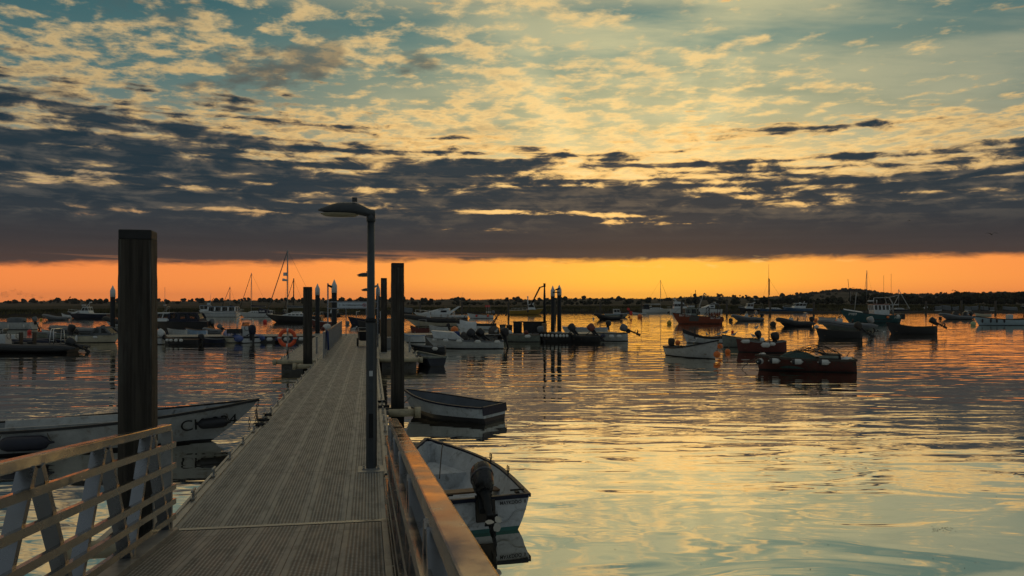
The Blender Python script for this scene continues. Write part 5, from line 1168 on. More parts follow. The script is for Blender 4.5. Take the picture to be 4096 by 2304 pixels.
mb = MB(); mb.tube([(2.6,-.5,.7),(2.6,-.5,1.65),(2.3,0,1.7),(2.6,.5,1.65),(2.6,.5,.7)], .025, 6); mb.build('rail_hoop', chrome, d)
open_boat('open_boat', 'second dark open boat half hidden behind the foreground lamp post', 'open boat', spot(1429, 1520, 1317, 'L'), fs=0.65, fb=0.95, top=black, rim=wood_d)
buoy('grey buoy beside the dark open boat with a rail hoop', 1390, 1298, greyrub, 0.28)

# ------------------------------------------------------------------ moored boats, centre
open_boat('open_boat', 'dark boat under a grey hooped cover, just right of the tall timber pile', 'open boat', spot(1606, 1650, 1262, 'L'), fs=0.6, fb=0.9, top=black, rim=black, cover=(canv_g, 1.0))
c, H = cruiser('motor_cruiser', 'sleek white sports cruiser with a raked arch and a navy lower side', spot(1656, 1870, 1284, 'L'), 0.85, 1.25, top=navy, stripe=(0.62, white), B=2.5, rake=0.24, rim=white, fine=2.3, railt=(0.6, 0.97), trunk_=(2.6, 7.2, 0.95, 0.95, 1.8, white, 3, 0.5, 0.75))
mb = MB(); mb.smooth = False; mb.hexa([(2.6,-1.0,1.0),(3.3,-1.0,1.0),(3.3,-.92,1.0),(2.6,-.92,1.0),(1.05,-.75,2.15),(1.45,-.75,2.1),(1.45,-.68,2.1),(1.05,-.68,2.15)]); mb.hexa([(2.6,.92,1.0),(3.3,.92,1.0),(3.3,1.0,1.0),(2.6,1.0,1.0),(1.05,.68,2.15),(1.45,.68,2.1),(1.45,.75,2.1),(1.05,.75,2.15)]); mb.hexa([(1.05,-.70,2.10),(1.45,-.70,2.05),(1.45,.70,2.05),(1.05,.70,2.10),(1.03,-.70,2.19),(1.42,-.70,2.15),(1.42,.70,2.15),(1.03,.70,2.19)]); mb.build('radar_arch', white, c)
mb = MB(); mb.hexa([(3.6,-.85,1.72),(4.3,-.8,1.72),(4.3,.8,1.72),(3.6,.85,1.72),(3.05,-.78,2.02),(3.15,-.75,2.02),(3.15,.75,2.02),(3.05,.78,2.02)]); mb.build('windscreen', glass, c)
spar(c, 'antenna', (1.2,.7,2.15), (0.6,.7,4.2), .012)
rib('rigid_inflatable', 'large black inflatable with a cream bow, in front of the white sports cruiser', spot(1612, 1842, 1305, 'L'), rt=0.28, B=2.3, tube=blackrub, hullm=cream, zt=0.68, rise=0.45, con_x=0.56, con_h=1.0, seats=((0.36,.35),(0.24,.3)), frame=1.0, frame_x=0.1)
r_, H = open_boat('open_boat', 'small dark red dinghy with an upright frame, left behind the white-hooded workboat', 'open boat', spot(1640, 1716, 1336, 'L'), fs=0.55, fb=0.75, top=redh, rim=wood_d)
mb = MB(); mb.tube([(.25,-.3,.5),(.25,-.3,1.25),(.9,-.3,1.25),(.9,-.3,.5)], .02, 6); mb.tube([(.25,.3,.5),(.25,.3,1.25),(.9,.3,1.25),(.9,.3,.5)], .02, 6); mb.build('frame', alud, r_)
open_boat('open_boat', 'small grey-white dinghy right of the dark red dinghy', 'open boat', spot(1716, 1792, 1330, 'L'), fs=0.5, fb=0.7, top=oldwhite, rim=oldwhite, ob=[dict(s=1.0, tilt=20)])
w4, H = open_boat('open_boat', 'white fishing boat with a black upper band and long leaning poles', 'open boat', spot(1820, 1985, 1319, 'L'), B=1.5, fs=0.62, fb=1.02, top=white, stripe=(0.62, black), rim=black, inner=insgrey, sag=0.1)
for a, b, r in (((3.5,.1,.7),(2.4,.1,2.95),.03), ((3.3,-.1,.7),(2.95,-.1,1.3),.02), ((.3,.2,.6),(-.25,.2,1.6),.05), ((.5,-.2,.6),(-.15,-.2,1.45),.04)): spar(w4, 'pole', a, b, r, wood_d)
c5, H = open_boat('open_boat', 'small far white boat with red buoys on its side and an outboard', 'open boat', spot(1868, 1973, 1274, 'L'), fs=0.62, fb=0.95, top=white, rim=black, ob=[dict(s=1.4, tilt=30, dz=0.2, c=greyrub)])
for k, (px, z) in enumerate(((1906,.45),(1952,.45))): q = thing('buoy', ('left','right')[k]+' red buoy tied to the side of the small far white boat', 'buoy', on_hull(c5, H, (1973-px)/23.8, z, 1, 0.16), 0, 'red buoys on the far white boat'); mb = MB(); mb.smooth = True; mb.ball((0,0,0), .19, 12); mb.build('float', buoyr, q)
for k, px in enumerate((1947, 1954, 1960)):
    o = at(px, 1258, wl(1274)); q = thing('marker_flag', 'red pot marker flag on the small far white boat, '+('left','middle','right')[k]+' of three', 'flag', (o.x, o.y, 0.55), 0, 'red pot marker flags'); mb = MB(); mb.tube([(0,0,0),(0,0,1.75)], .025, 6); mb.build('staff', alud, q); mb = MB(); mb.box((-.13,0,1.55), (.26,.02,.34)); mb.build('cloth', buoyr, q); mb = MB(); mb.ball((0,0,.5), .11, 8, 1.6); mb.build('float', fendw, q)
w6, H = open_boat('workboat', 'big white workboat with a square white cuddy at its bow and five pale fenders', 'open boat', spot(1702, 2012, 1393, 'L'), B=1.85, fs=0.46, fb=0.72, top=white, rim=greyrub, inner=insgrey, rimw=0.10, rake=0.15, tr=0.9, th=(0.1,), ob=[dict(s=1.35, tilt=12, c=black, dz=0.28, y=-0.3)], group=OG)
mb = MB(); mb.hexa([(2.35,-.78,.50),(4.15,-.52,.62),(4.15,.52,.62),(2.35,.78,.50),(2.9,-.66,.98),(4.32,-.44,1.08),(4.32,.44,1.08),(2.9,.66,.98)]); mb.build('cuddy', white, w6, bevel=0.03)
for k, px in enumerate((1741, 1786, 1840, 1914, 1990)): fender('pale fender on the big white workboat, '+('nearest the bow','second from the bow','middle of five','fourth from the bow','nearest the stern')[k], on_hull(w6, H, (2012-px)/66.2, 0.42+0.10*(1-k/4), 1, 0.12), 0, fendw, 0.34, 0.105, group='pale fenders along the big white workboat')
for k, (px, c_, dy) in enumerate(((1893, darkrub, .4), (1927, black, -.2))):
    q = thing('spare_outboard', ('grey','black')[k]+' spare outboard lying inside the big white workboat', 'outboard', w6.location+Matrix.Rotation(w6.rotation_euler.z,3,'Z') @ Vector(((2012-px)/66.2, dy, .72)), w6.rotation_euler.z, 'spare outboards in the big white workboat'); e = outboard(q, 0, 0, 0, 1.3, 0.9, c_)
q = thing('sack', 'dark sack beside the blue drum in the big white workboat', 'sack', w6.location+Vector((-4.70+ (1855-1702)/66.2+0.0, 0.1, 0.42))+Vector((0,0,0)), 0); mb = MB(); mb.smooth = True; mb.lathe((0,0,0), [(.18,0),(.25,.1),(.24,.35),(.14,.52),(.03,.58)], 12); mb.build('body', netk, q)
q = thing('ball_float', 'orange ball float sitting behind the big white workboat', 'buoy', at(1818, 1317, 57.5), 0); mb = MB(); mb.smooth = True; mb.ball((0,0,-.05), .27, 14); mb.build('float', buoyo, q)
open_boat('open_boat', 'boat under a domed white cover behind the big white workboat', 'open boat', spot(1838, 1906, 1338, 'L'), fs=0.5, fb=0.7, top=white, rim=white, cover=(white, 0.62))
d7, H = open_boat('open_boat', 'small dark grey dinghy tied in front of the big white workboat', 'open boat', spot(1642, 1780, 1411, 'L'), B=1.05, fs=0.36, fb=0.48, top=darkrub, rim=greyrub, inner=insgrey)
fender('white fender on the small dark grey dinghy', on_hull(d7, H, 0.5, 0.26, 1, 0.10), 0, fendw, 0.28, 0.09)
open_boat('open_boat', 'white open boat with a pale blue rim, just right of the tall timber pile', 'open boat', spot(1604, 1698, 1370, 'L'), fs=0.5, fb=0.6, top=white, rim=sky_b, rimw=0.09)
q1, H = open_boat('open_boat', 'grey-green clinker boat with an outboard, tied before the black bins', 'open boat', spot(2000, 2158, 1367, 'L'), B=1.5, fs=0.52, fb=0.62, top=greygreen, rim=wood_m, inner=insgrey, ob=[dict(s=1.2, tilt=14, c=greyrub, dz=0.15)])
fender('grey fender on the grey-green clinker boat', on_hull(q1, H, 0.85, 0.42, 1, 0.12), 0, fendw, 0.40, 0.11); 
for k, (x, m) in enumerate(((2.1, fendw), (0.95, redh))): q = thing('ball_float', ('white','dull red')[k]+' float lying inside the grey-green clinker boat', 'buoy', on_hull(q1, H, x, .5, 1, -.4), 0, 'floats in the clinker boat'); mb = MB(); mb.smooth = True; mb.ball((0,0,.15), .17, 12); mb.build('float', m, q)
q2, H = open_boat('open_boat', 'black low boat wearing a row of eight white fenders, below the twin steel piles', 'open boat', spot(2162, 2286, 1368, 'L'), B=1.4, fs=0.62, fb=0.72, top=black, rim=wood_d)
for k, px in enumerate((2166, 2180, 2193, 2208, 2224, 2239, 2252, 2265)): fender('white barrel fender on the black low boat, '+('leftmost','second','third','fourth','fifth','sixth','seventh','rightmost')[k]+' of eight from the left', on_hull(q2, H, max(.1, (2286-px)/57.2), 0.47, 1, 0.11), 0, fendw, 0.18, 0.095, True, 'white barrel fenders on the black low boat', rope=0.05)
q3, H = open_boat('open_boat', 'dark dinghy with two tilted outboards right of the barrel fenders', 'open boat', spot(2272, 2396, 1369, 'L'), B=1.5, fs=0.45, fb=0.55, top=blackrub, rim=darkrub, rimw=0.12)
for k, (px, c_) in enumerate(((2290, darkrub), (2366, mat('rust_red_cowling', (0.20,0.05,0.03), 0.4)))): outboard(q3, (2396-px)/57, 0.35, 0.80, 1.35, 0.75, c_)
q4, H = open_boat('open_boat', 'pale grey workboat at the right end of the cross pontoon, its outboard tilted up', 'open boat', spot(2378, 2506, 1364, 'L'), B=1.6, fs=0.58, fb=0.62, top=oldwhite, rim=black, ob=[dict(s=1.35, tilt=66, c=greyrub, dz=0.18)])
for k, (px, m) in enumerate(((2408, fendb), (2440, fendw), (2470, fendw))): fender(('blue fender on the pale grey workboat','white fender in the middle of the pale grey workboat','white fender near the stern of the pale grey workboat')[k], on_hull(q4, H, (2506-px)/55.8, 0.38, 1, 0.12), 0, m, 0.36, 0.11, group='fenders on the pale grey workboat')
q5, H = open_boat('open_boat', 'white boat with a pale blue cockpit behind the pale grey workboat', 'open boat', spot(2248, 2428, 1341, 'L'), B=1.6, fs=0.62, fb=0.72, top=oldwhite, rim=sky_b, rimw=0.08, ob=[dict(s=1.2, tilt=5, dz=0.2)])
b_ , H = cruiser('fishing_boat', 'yellow hulled boat with white upperworks far off, bow to the right', spot(2038, 2174, 1258, 'R'), 0.95, 1.45, top=yellow, rim=oldwhite, B=2.4, railt=(0.05, 0.5), cab=dict(x0=4.1, x1=5.9, z0=1.1, zw=1.6, z1=2.25, w0=1.8, w1=1.5, m=white, front=0.6, back=0.1, nwin=1), cat='fishing boat')
mb = MB(); mb.tube([(4.1,0,2.2),(4.1,0,3.9)], .13, 8); mb.box((4.1,0,3.95), (.32,.32,.3)); mb.box((5.1,0,2.5), (.7,.6,.25)); mb.build('signal_mast', white, b_)
fender('black upright fender on the yellow hulled boat', on_hull(b_, H, 4.1, 0.75, -1, 0.14), 0, fendk, 0.6, 0.16, True)
buoy('small dark buoy astern of the yellow hulled boat', 2024, 1262, buoyk, 0.2)
for px, yt, yw in ((1681,1210,1262),(1848,1208,1266),(2034,1208,1267),(2221,1206,1264),(2401,1207,1263),(2566,1205,1258),(2727,1205,1256),(2907,1205,1253),(3081,1206,1252),(3255,1206,1252),(3704,1203,1250),(3846,1202,1250),(3982,1203,1250)):
    Y = wl(yw); t = thing('mooring_post', 'dark timber mooring post off the far bank, '+{1681:'behind the covered dark boat',1848:'behind the sports cruiser',2034:'left of the yellow hulled boat',2221:'behind the twin steel piles',2401:'behind the black inflatable with a gull',2566:'left of the white rear-hooded yacht',2727:'behind the white flybridge cruiser',2907:'right of the orange trawler',3081:'beside the tall blue classic yacht',3255:'right of the pale blue cruiser',3704:'right of the teal trawler',3846:'behind the covered dinghies',3982:'near the right edge'}[px], 'post', ((px-2048)/FPX*Y, Y, 0), 0, 'mooring posts along the far bank')
    mb = MB(); mb.cyl((0,0,-1), .19 if px < 2600 else .26, EYE-(yt-HZ)/FPX*Y+1, 10); mb.build('shaft', wood_d, t)

# ------------------------------------------------------------------ moored boats, right
rb2, H = rib('rigid_inflatable', 'low black inflatable with a gull on its bow, right of centre', spot(2377, 2482, 1279, 'L'), rt=0.24, tube=blackrub, hullm=black, zt=0.30, rise=0.55, console=None, frame=False, ob=[dict(s=1.2, tilt=5, dz=.2)])
buoy('white buoy at the bow of the low black inflatable', 2374, 1277, oldwhite, 0.16)
cruiser('motor_boat', 'small grey-blue cabin boat behind the low black inflatable', spot(2418, 2515, 1270, 'R'), 0.62, 0.8, top=greygreen, rim=sky_b, railt=None, cab=dict(x0=1.6, x1=2.9, z0=.7, zw=.95, z1=1.45, w0=1.2, w1=1.0, m=oldwhite, front=.3, nwin=2))
o = at(2518, 1270, wl(1270)); t = thing('marker_flag', 'tattered red and orange flag on a float right of the small cabin boat', 'flag', (o.x, o.y, 0), 0); mb = MB(); mb.tube([(0,0,-.3),(0.15,0,2.0)], .03, 6); mb.build('staff', wood_d, t); mb = MB(); mb.box((.25,0,.75), (.5,.03,.8)); mb.box((-.2,0,1.5), (.5,.03,.4), Matrix.Rotation(.5, 3, 'Y')); mb.build('cloth', buoyr, t); mb = MB(); mb.ball((0,0,.05), .2, 8); mb.build('float', buoyo, t)
open_boat('open_boat', 'slim white rowing boat beneath the stern of the white yacht with a rear hood', 'open boat', spot(2528, 2584, 1258, 'L'), fs=0.36, fb=0.55, top=white, rim=greyrub)
buoy('big orange buoy below the white yacht with a rear hood', 2559, 1271, buoyo, 0.42)
y, H = sailboat('sailing_yacht', 'white yacht with a black and white rear hood, bow to the right', spot(2569, 2688, 1252, 'R'), 8.4, fs=0.95, fb=1.15, mastx=0.62, cover=oldwhite, furl=0.03, hood=True)
cabin(y, 0.2, 1.7, 1.0, 1.25, 2.2, 1.9, 1.5, canv_n, roofm=oldwhite, nwin=2, front=.3, back=.3, name='canvas_hood', fwin=2, pil=.1)
e2, H = cruiser('motor_cruiser', 'white flybridge cruiser behind the bow of the orange trawler', spot(2681, 2770, 1253, 'R'), 1.1, 1.3, B=2.3, railt=None, cab=dict(x0=.7, x1=4.2, z0=1.15, zw=1.7, z1=2.4, w0=2.0, w1=1.7, m=white, nwin=3, front=1.0, back=.2))
mb = MB(); mb.hexa([(1.0,-.8,2.45),(3.2,-.8,2.45),(3.2,.8,2.45),(1.0,.8,2.45),(.8,-.8,2.95),(2.9,-.75,2.85),(2.9,.75,2.85),(.8,.8,2.95)]); mb.tube([(1.6,-.7,2.9),(.9,-.7,3.6),(.9,.7,3.6),(1.6,.7,2.9)], .08, 8); mb.build('flybridge', white, e2)
e3, H = cruiser('motor_cruiser', 'white cruiser with a curved canvas arch behind the stern of the orange trawler', spot(2788, 2886, 1252, 'L'), 1.0, 1.35, B=2.3, stripe=(.6, white), top=white, trunk_=(1.9, 5.3, 1.15, 1.0, 1.9, white, 3, .4, .7))
mb = MB(); mb.smooth = True; mb.loft([[(x, f*.95, 1.1+1.55*k*(1-.25*f*f)) for f in (-1,-.6,0,.6,1)] for x, k in ((.3,.15),(.6,.6),(1.3,.95),(2.2,1.0),(3.0,.8))], closed=False, cap=False); mb.build('canvas_arch', canv_g, e3)
mb = MB(); mb.tube([(2.2,-.9,1.3),(1.7,-.8,2.75),(1.7,.8,2.75),(2.2,.9,1.3)], .07, 8); mb.build('radar_arch', white, e3)
# orange trawler
tr_, H = cruiser('fishing_boat', 'orange trawler lettered BD 228 with a grey wheelhouse, derrick and stern gear', spot(2690, 2884, 1295, 'L'), 0.88, 1.42, top=orange, stripe=(.86, orange), B=2.3, rim=blackrub, railt=None, cat='fishing boat', rake=.13, deckm=insgrey, fine=2.2, cab=dict(x0=3.35, x1=4.75, z0=.92, zw=1.35, z1=1.95, w0=1.55, w1=1.45, m=greygreen, nwin=2, front=.05, back=.0, pil=.12, fwin=2))
side_text(tr_, H, 'BD 228', 0.46, 5.48, 0.98, inkw, 1, .006); side_text(tr_, H, 'BD 228', 0.40, 1.62, .66, inkw, 1, .006)
mb = MB(); mb.tube([(3.9,0,2.0),(3.85,0,3.3),(3.85,0,3.9)], [.05,.04,.015], 6); mb.tube([(3.85,-.5,3.25),(3.85,.5,3.25)], .03, 6); mb.tube([(4.2,-.1,3.2),(4.2,-.1,3.5)], .025, 6); mb.tube([(4.3,0,3.22),(3.4,0,3.22)], .03, 6)
for x in (4.25, 3.45): mb.box((x,0,3.36), (.08,.08,.2))
mb.build('mast', steel_d, tr_); spar(tr_, 'lamp_pole', (3.38,.3,1.95), (3.36,.3,4.35), .035, steel_d)
mb = MB(); mb.tube([(3.1,0,1.0),(2.75,0,2.4),(2.15,0,3.95)], [.09,.075,.06], 8); mb.tube([(2.15,0,3.95),(1.85,0,3.65)], .06, 6); mb.tube([(2.25,-.15,3.7),(2.0,.15,3.4)], .05, 6); mb.build('derrick', alud, tr_)
mb = MB(); mb.tube([(1.75,-.8,.9),(1.7,-.75,2.0),(1.6,0,2.2),(1.7,.75,2.0),(1.75,.8,.9)], .06, 8); mb.tube([(2.3,0,.95),(1.65,.6,1.9)], .03, 6); mb.tube([(.35,-.7,.9),(.25,-.7,2.05),(.1,-.6,3.35)], .035, 6); mb.tube([(.35,.7,.9),(.25,.6,2.05)], .04, 6); mb.tube([(.3,-.7,1.9),(.3,.7,1.9)], .05, 6); mb.tube([(.3,0,1.9),(1.65,0,2.05)], .03, 6); mb.build('stern_gantry', steel_d, tr_)
stays(tr_, [((2.2,0,3.8),(.2,0,2.0)), ((3.85,0,3.3),(6.0,0,1.4)), ((2.2,0,3.8),(3.9,0,2.1))])
q = random.Random(9); mb = MB()
for k in range(60): a = Vector((q.uniform(.2,1.6), q.uniform(-.7,.7), q.uniform(.85,1.25))); mb.tube([a, a+Vector((q.uniform(-.25,.25), q.uniform(-.2,.2), q.uniform(0,.35)))], q.uniform(.02,.06), 5)
mb.build('deck_gear', orange, tr_)
mb = MB(); mb.box((3.9,0,2.22), (.9,.8,.24)); mb.build('liferaft_box', oldwhite, tr_, bevel=.04)
mb = MB(); mb.loft([[tuple(H.side(x, z, 1, .05+.03*math.sin(x*9+z*7))) for z in (.35,.55,.8,1.0)] for x in (3.1,3.4,3.7,4.0,4.25)], closed=False, cap=False); mb.build('side_net', netk, tr_)
mb = MB(); mb.box((-.12,0,.55), (.16,1.3,.5)); mb.build('trawl_door', black, tr_)
buoy('yellow buoy on a slanting rope ahead of the orange trawler', 2677, 1298, buoyy, 0.30)
line('slanting rope from the orange trawler to its yellow buoy', tr_.location+Vector((-6.2,0,1.25)), at(2679, 1286, wl(1298)), .02, .03, steel_d)
rib('rigid_inflatable', 'grey inflatable between two dark buoys, right of the orange trawler', spot(2926, 3042, 1284, 'L'), rt=0.24, tube=greyrub, hullm=greyrub, zt=0.34, rise=0.42, con_h=.8, con_x=.50, frame=1.15, frame_x=.14, seats=((.33,.2),), ob=[dict(s=1.5, tilt=0, dz=.30)])
buoy('dark buoy at the bow of the grey inflatable right of the orange trawler', 2923, 1286, buoyk, 0.30); buoy('dark buoy at the stern of the grey inflatable right of the orange trawler', 3050, 1282, buoyk, 0.22)
e5, H = cruiser('motor_boat', 'dark hulled motor boat with a white wheelhouse left of the blue classic yacht', spot(2953, 3038, 1250, 'L'), .95, 1.5, top=black, rim=white, cab=dict(x0=1.9, x1=3.9, z0=1.05, zw=1.6, z1=2.35, w0=1.7, w1=1.5, m=white, front=.7, back=-.1, nwin=2))
mb = MB(); mb.tube([(1.9,-.6,2.35),(1.3,-.6,2.75),(1.3,.6,2.75),(1.9,.6,2.35)], .06, 6); mb.build('radar_arch', white, e5)
sailboat('sailing_yacht', 'blue classic yacht with the tallest pole mast, far right of centre', spot(3036, 3156, 1250, 'R'), 9.2, fs=1.0, fb=.8, mastx=.33, top=bluh, hood=False, boom=False, mastm=wood_m, r=.11, rake=.3, furl=.02, spread=0)
mb = MB(); yy = [o for o in COL.objects if o.get('label','').startswith('blue classic')][0]; mb.tube([(2.62,0,8.4),(2.6,0,12.9)], [.06,.03], 6); mb.build('topmast', wood_m, yy)
mb = MB(); mb.tube([(2.75,0,4.6),(2.75,0,9.0)], .13, 8); mb.build('furled_sail', wood_d, yy)
e7, H = cruiser('motor_cruiser', 'pale blue cruiser with a long white roof, right of the blue classic yacht', spot(3130, 3248, 1250, 'L'), 1.05, 1.55, top=bluh, rim=white, B=2.6, cab=dict(x0=2.1, x1=5.3, z0=1.15, zw=1.75, z1=2.45, w0=2.1, w1=1.8, m=white, nwin=3, front=.9, back=-.3, over=.25))
mb = MB(); mb.box((3.2,0,2.62), (.4,.4,.25)); mb.tube([(2.2,0,2.5),(2.0,0,3.0)], .1, 6); mb.build('radar', white, e7)
rib('rigid_inflatable', 'dark grey inflatable with a raised bow, moored to a black barrel buoy', spot(3108, 3243, 1306, 'L'), rt=0.27, tube=darkrub, hullm=black, zt=0.34, rise=0.45, con_h=.7, con_x=.60, frame=1.25, frame_x=.13, seats=((.42,.35),), ob=[dict(s=1.5, tilt=15, dz=.25)])
bb = buoy('black barrel buoy ahead of the dark grey inflatable', 3092, 1305, buoyk, 0.36)
open_boat('open_boat', 'little white rowing boat between the dark grey inflatable and the teal trawler', 'open boat', spot(3272, 3341, 1283, 'L'), fs=.5, fb=.6, top=oldwhite, rim=black)
buoy('orange buoy at the bow of the little white rowing boat', 3263, 1286, buoyo, 0.26)
rib('rigid_inflatable', 'big pale grey inflatable with a white console and silver outboard, before the teal trawler', spot(3275, 3478, 1323, 'L'), rt=0.26, B=2.0, tube=greyrub, hullm=greygreen, zt=0.50, rise=0.38, con_x=.60, con_h=.75, seats=((.36,.3),), frame=False, ob=[dict(s=1.7, tilt=22, c=alud, dz=.25)])
buoy('red buoy behind the big pale grey inflatable', 3349, 1292, buoyr, 0.30)
dk, H = open_boat('open_boat', 'black rowing boat with a tilted outboard, in front of the big pale grey inflatable', 'open boat', spot(3264, 3440, 1354, 'L'), B=1.2, fs=.60, fb=.80, top=black, rim=wood_d, rake=.07, sag=.05, tr=.7, ob=[dict(s=1.45, tilt=52, c=wood_d, dz=.15)])
q = thing('ball_float', 'white ball float on the bow of the black rowing boat', 'buoy', on_hull(dk, H, 3.3, .85, 1, -.15), 0); mb = MB(); mb.smooth = True; mb.ball((0,0,.02), .17, 12); mb.build('float', oldwhite, q)
# teal trawler
tt, H = cruiser('fishing_boat', 'teal trawler lettered P989 with a white wheelhouse under an orange roof', spot(3361, 3590, 1291, 'L'), 1.0, 1.78, top=teal, stripe=(.9, teal), B=2.6, rim=blackrub, railt=None, cat='fishing boat', rake=.16, deckm=insgrey, fine=2.2, cab=dict(x0=1.45, x1=3.45, z0=1.0, zw=1.75, z1=2.45, w0=1.7, w1=1.55, m=white, roofm=orange, nwin=4, front=-.1, back=.05, pil=.16, fwin=3))
side_text(tt, H, 'P989', 0.46, 6.75, 1.02, inkw, 1, .006); side_text(tt, H, 'P989', 0.40, .95, .58, inkw, 1, .006)
mb = MB(); mb.loft([[(x, f*H.pt(H.t_at(x),1.5,1,.05).y*.9, H.sh(H.t_at(x))+.22*(1-f*f)) for f in (-1,-.5,0,.5,1)] for x in (5.0,5.8,6.6,7.3)], closed=False, cap=False); mb.build('whaleback', white, tt)
mb = MB()
for s in (-1, 1): mb.tube([(1.05,s*.95,1.0),(1.1,s*.9,2.6),(1.4,s*.6,3.4)], .085, 8)
mb.tube([(1.4,-.6,3.4),(1.4,.6,3.4)], .08, 8); mb.tube([(1.4,0,3.4),(3.2,0,3.35)], .06, 6); mb.tube([(3.2,0,3.35),(3.25,0,2.5)], .06, 6); mb.tube([(1.3,0,3.35),(-.2,0,3.75)], .05, 6); mb.tube([(-.2,0,3.75),(.9,.3,1.9),(1.9,.8,1.0)], .05, 6); mb.build('stern_gantry', alud, tt)
mb = MB(); mb.tube([(2.8,0,2.5),(2.8,0,3.1)], .05, 6); mb.box((3.6,0,2.95), (.75,.25,.16)); mb.build('radar', white, tt)
for x, h in ((2.0, 6.4), (1.0, 6.6)): spar(tt, 'antenna', (x,.3,2.5), (x,.3,h), .018, steel_d)
spar(tt, 'foremast', (5.8,0,1.5), (5.55,0,4.1), .05, alud); spar(tt, 'bow_pole', (7.1,0,1.7), (7.3,0,.6), .03, alud)
mb = MB(); mb.box((-.35,0,.85), (.5,1.8,.75)); mb.build('stern_ramp', black, tt, bevel=.05)
fender('orange round fender on the side of the teal trawler', on_hull(tt, H, 1.95, .78, 1, .18), 0, buoyo, .3, .17, True); fender('grey round fender near the stern of the teal trawler', on_hull(tt, H, .6, .95, 1, .2), 0, fendw, .34, .2, True)
mb = MB(); mb.tube([tuple(H.side(x, .42+.02*x, 1, .03)) for x in (1.2,2.0,3.0,3.9)], .06, 6); mb.build('rubbing_strake', blackrub, tt)
y, H = sailboat('sailing_yacht', 'white yacht behind the bow of the teal trawler with leaning spars', spot(3352, 3434, 1247, 'L'), 5.6, fs=1.0, fb=1.2, mastx=.40, hood=False, furl=.02)
for a, b, r in (((2.2,0,1.2),(3.05,0,9.4),.06), ((2.1,.2,3.0),(1.15,.2,6.8),.05), ((2.3,-.2,3.0),(2.55,-.2,6.4),.045), ((1.15,.2,6.8),(1.9,.2,7.0),.04)): spar(y, 'spar', a, b, r, steel_d)
sailboat('sailing_yacht', 'dark hulled yacht with a tall mast behind the wheelhouse of the teal trawler', spot(3452, 3505, 1247, 'L'), 11.9, fs=1.2, fb=1.6, B=1.6, mastx=.72, top=black, hood=False, boom=False, r=.09, furl=.05)
sailboat('sailing_yacht', 'dark yacht right of the teal trawler with a thick slanting forestay', spot(3560, 3640, 1249, 'R'), 6.3, fs=.8, fb=.9, mastx=.44, top=navy, hood=False, furl=.09, cover=oldwhite)
dr, H = open_boat('open_boat', 'dark clinker rowing boat with its outboard tilted up, right of the teal trawler', 'open boat', spot(3545, 3740, 1335, 'L'), B=1.35, fs=.66, fb=1.02, top=black, rim=wood_d, inner=wood_d, sag=.10, rake=.10, tr=.62, fine=1.6, ob=[dict(s=1.45, tilt=62, c=black, dz=.28)])
buoy('small white buoy on a chain at the bow of the dark clinker rowing boat', 3538, 1334, oldwhite, .14)
r5, H = rib('rigid_inflatable', 'grey inflatable with two black covers near the right side', spot(3758, 3882, 1277.5, 'L'), rt=0.25, tube=greyrub, hullm=greyrub, zt=0.34, rise=0.48, console=None, frame=.95, frame_x=.12, ob=[dict(s=1.6, tilt=25, dz=.3)])
for x, s in ((2.35, 1.0), (.75, .9)): mb = MB(); mb.smooth = True; mb.loft([[(x+dx, -.4*k, .3),(x+dx, -.3*k, .3+.95*s*h),(x+dx, .3*k, .3+.95*s*h),(x+dx, .4*k, .3)] for dx, k, h in ((-.75,.6,.2),(-.1,1,.75),(.25,1,1.0),(.45,.9,.9),(.55,.6,.1))], closed=False, cap=False); mb.build('cover', tarp, r5)
buoy('black buoy at the bow of the grey inflatable with two black covers', 3761, 1277, buoyk, .26)
w16, H = open_boat('open_boat', 'pale blue-white open boat with a heavy dark rim at the right edge', 'open boat', spot(3896, 4104, 1301, 'L'), B=2.0, fs=.78, fb=1.08, top=mat('pale_blue_white', (0.33,0.43,0.48), .45, var=.15), rim=blackrub, rimw=.13, sag=.12, rake=.1)
mb = MB(); mb.box((2.0,0,1.0), (.55,.6,.6)); mb.build('engine_box', white, w16, bevel=.05); spar(w16, 'pole', (.55,.3,.7), (.3,.3,2.2), .05, wood_d)
for k, px in enumerate((3925, 3952, 3972, 3998)): fender('dark upright fender on the pale open boat at the right edge, '+('leftmost','second','third','rightmost')[k]+' of four', on_hull(w16, H, (4104-px)/33, .55, 1, .12), 0, fendk, .45, .10, True, 'dark fenders on the pale open boat')
buoy('pale green buoy at the bow of the pale open boat at the right edge', 3893, 1302, buoyp, .30)
y17, H = open_boat('open_boat', 'small cream sailing dinghy with a stub mast, near the right edge', 'open boat', spot(3898, 3961, 1264.5, 'L'), fs=.45, fb=.6, top=cream, rim=wood_m); spar(y17, 'mast', (1.3,0,.2), (1.3,0,2.6), .05, wood_d)
cruiser('motor_boat', 'dark blue bow jutting in at the right edge of the harbour', spot(4084, 4330, 1264, 'L'), 1.1, 2.0, top=navy, rim=white, rake=.22)
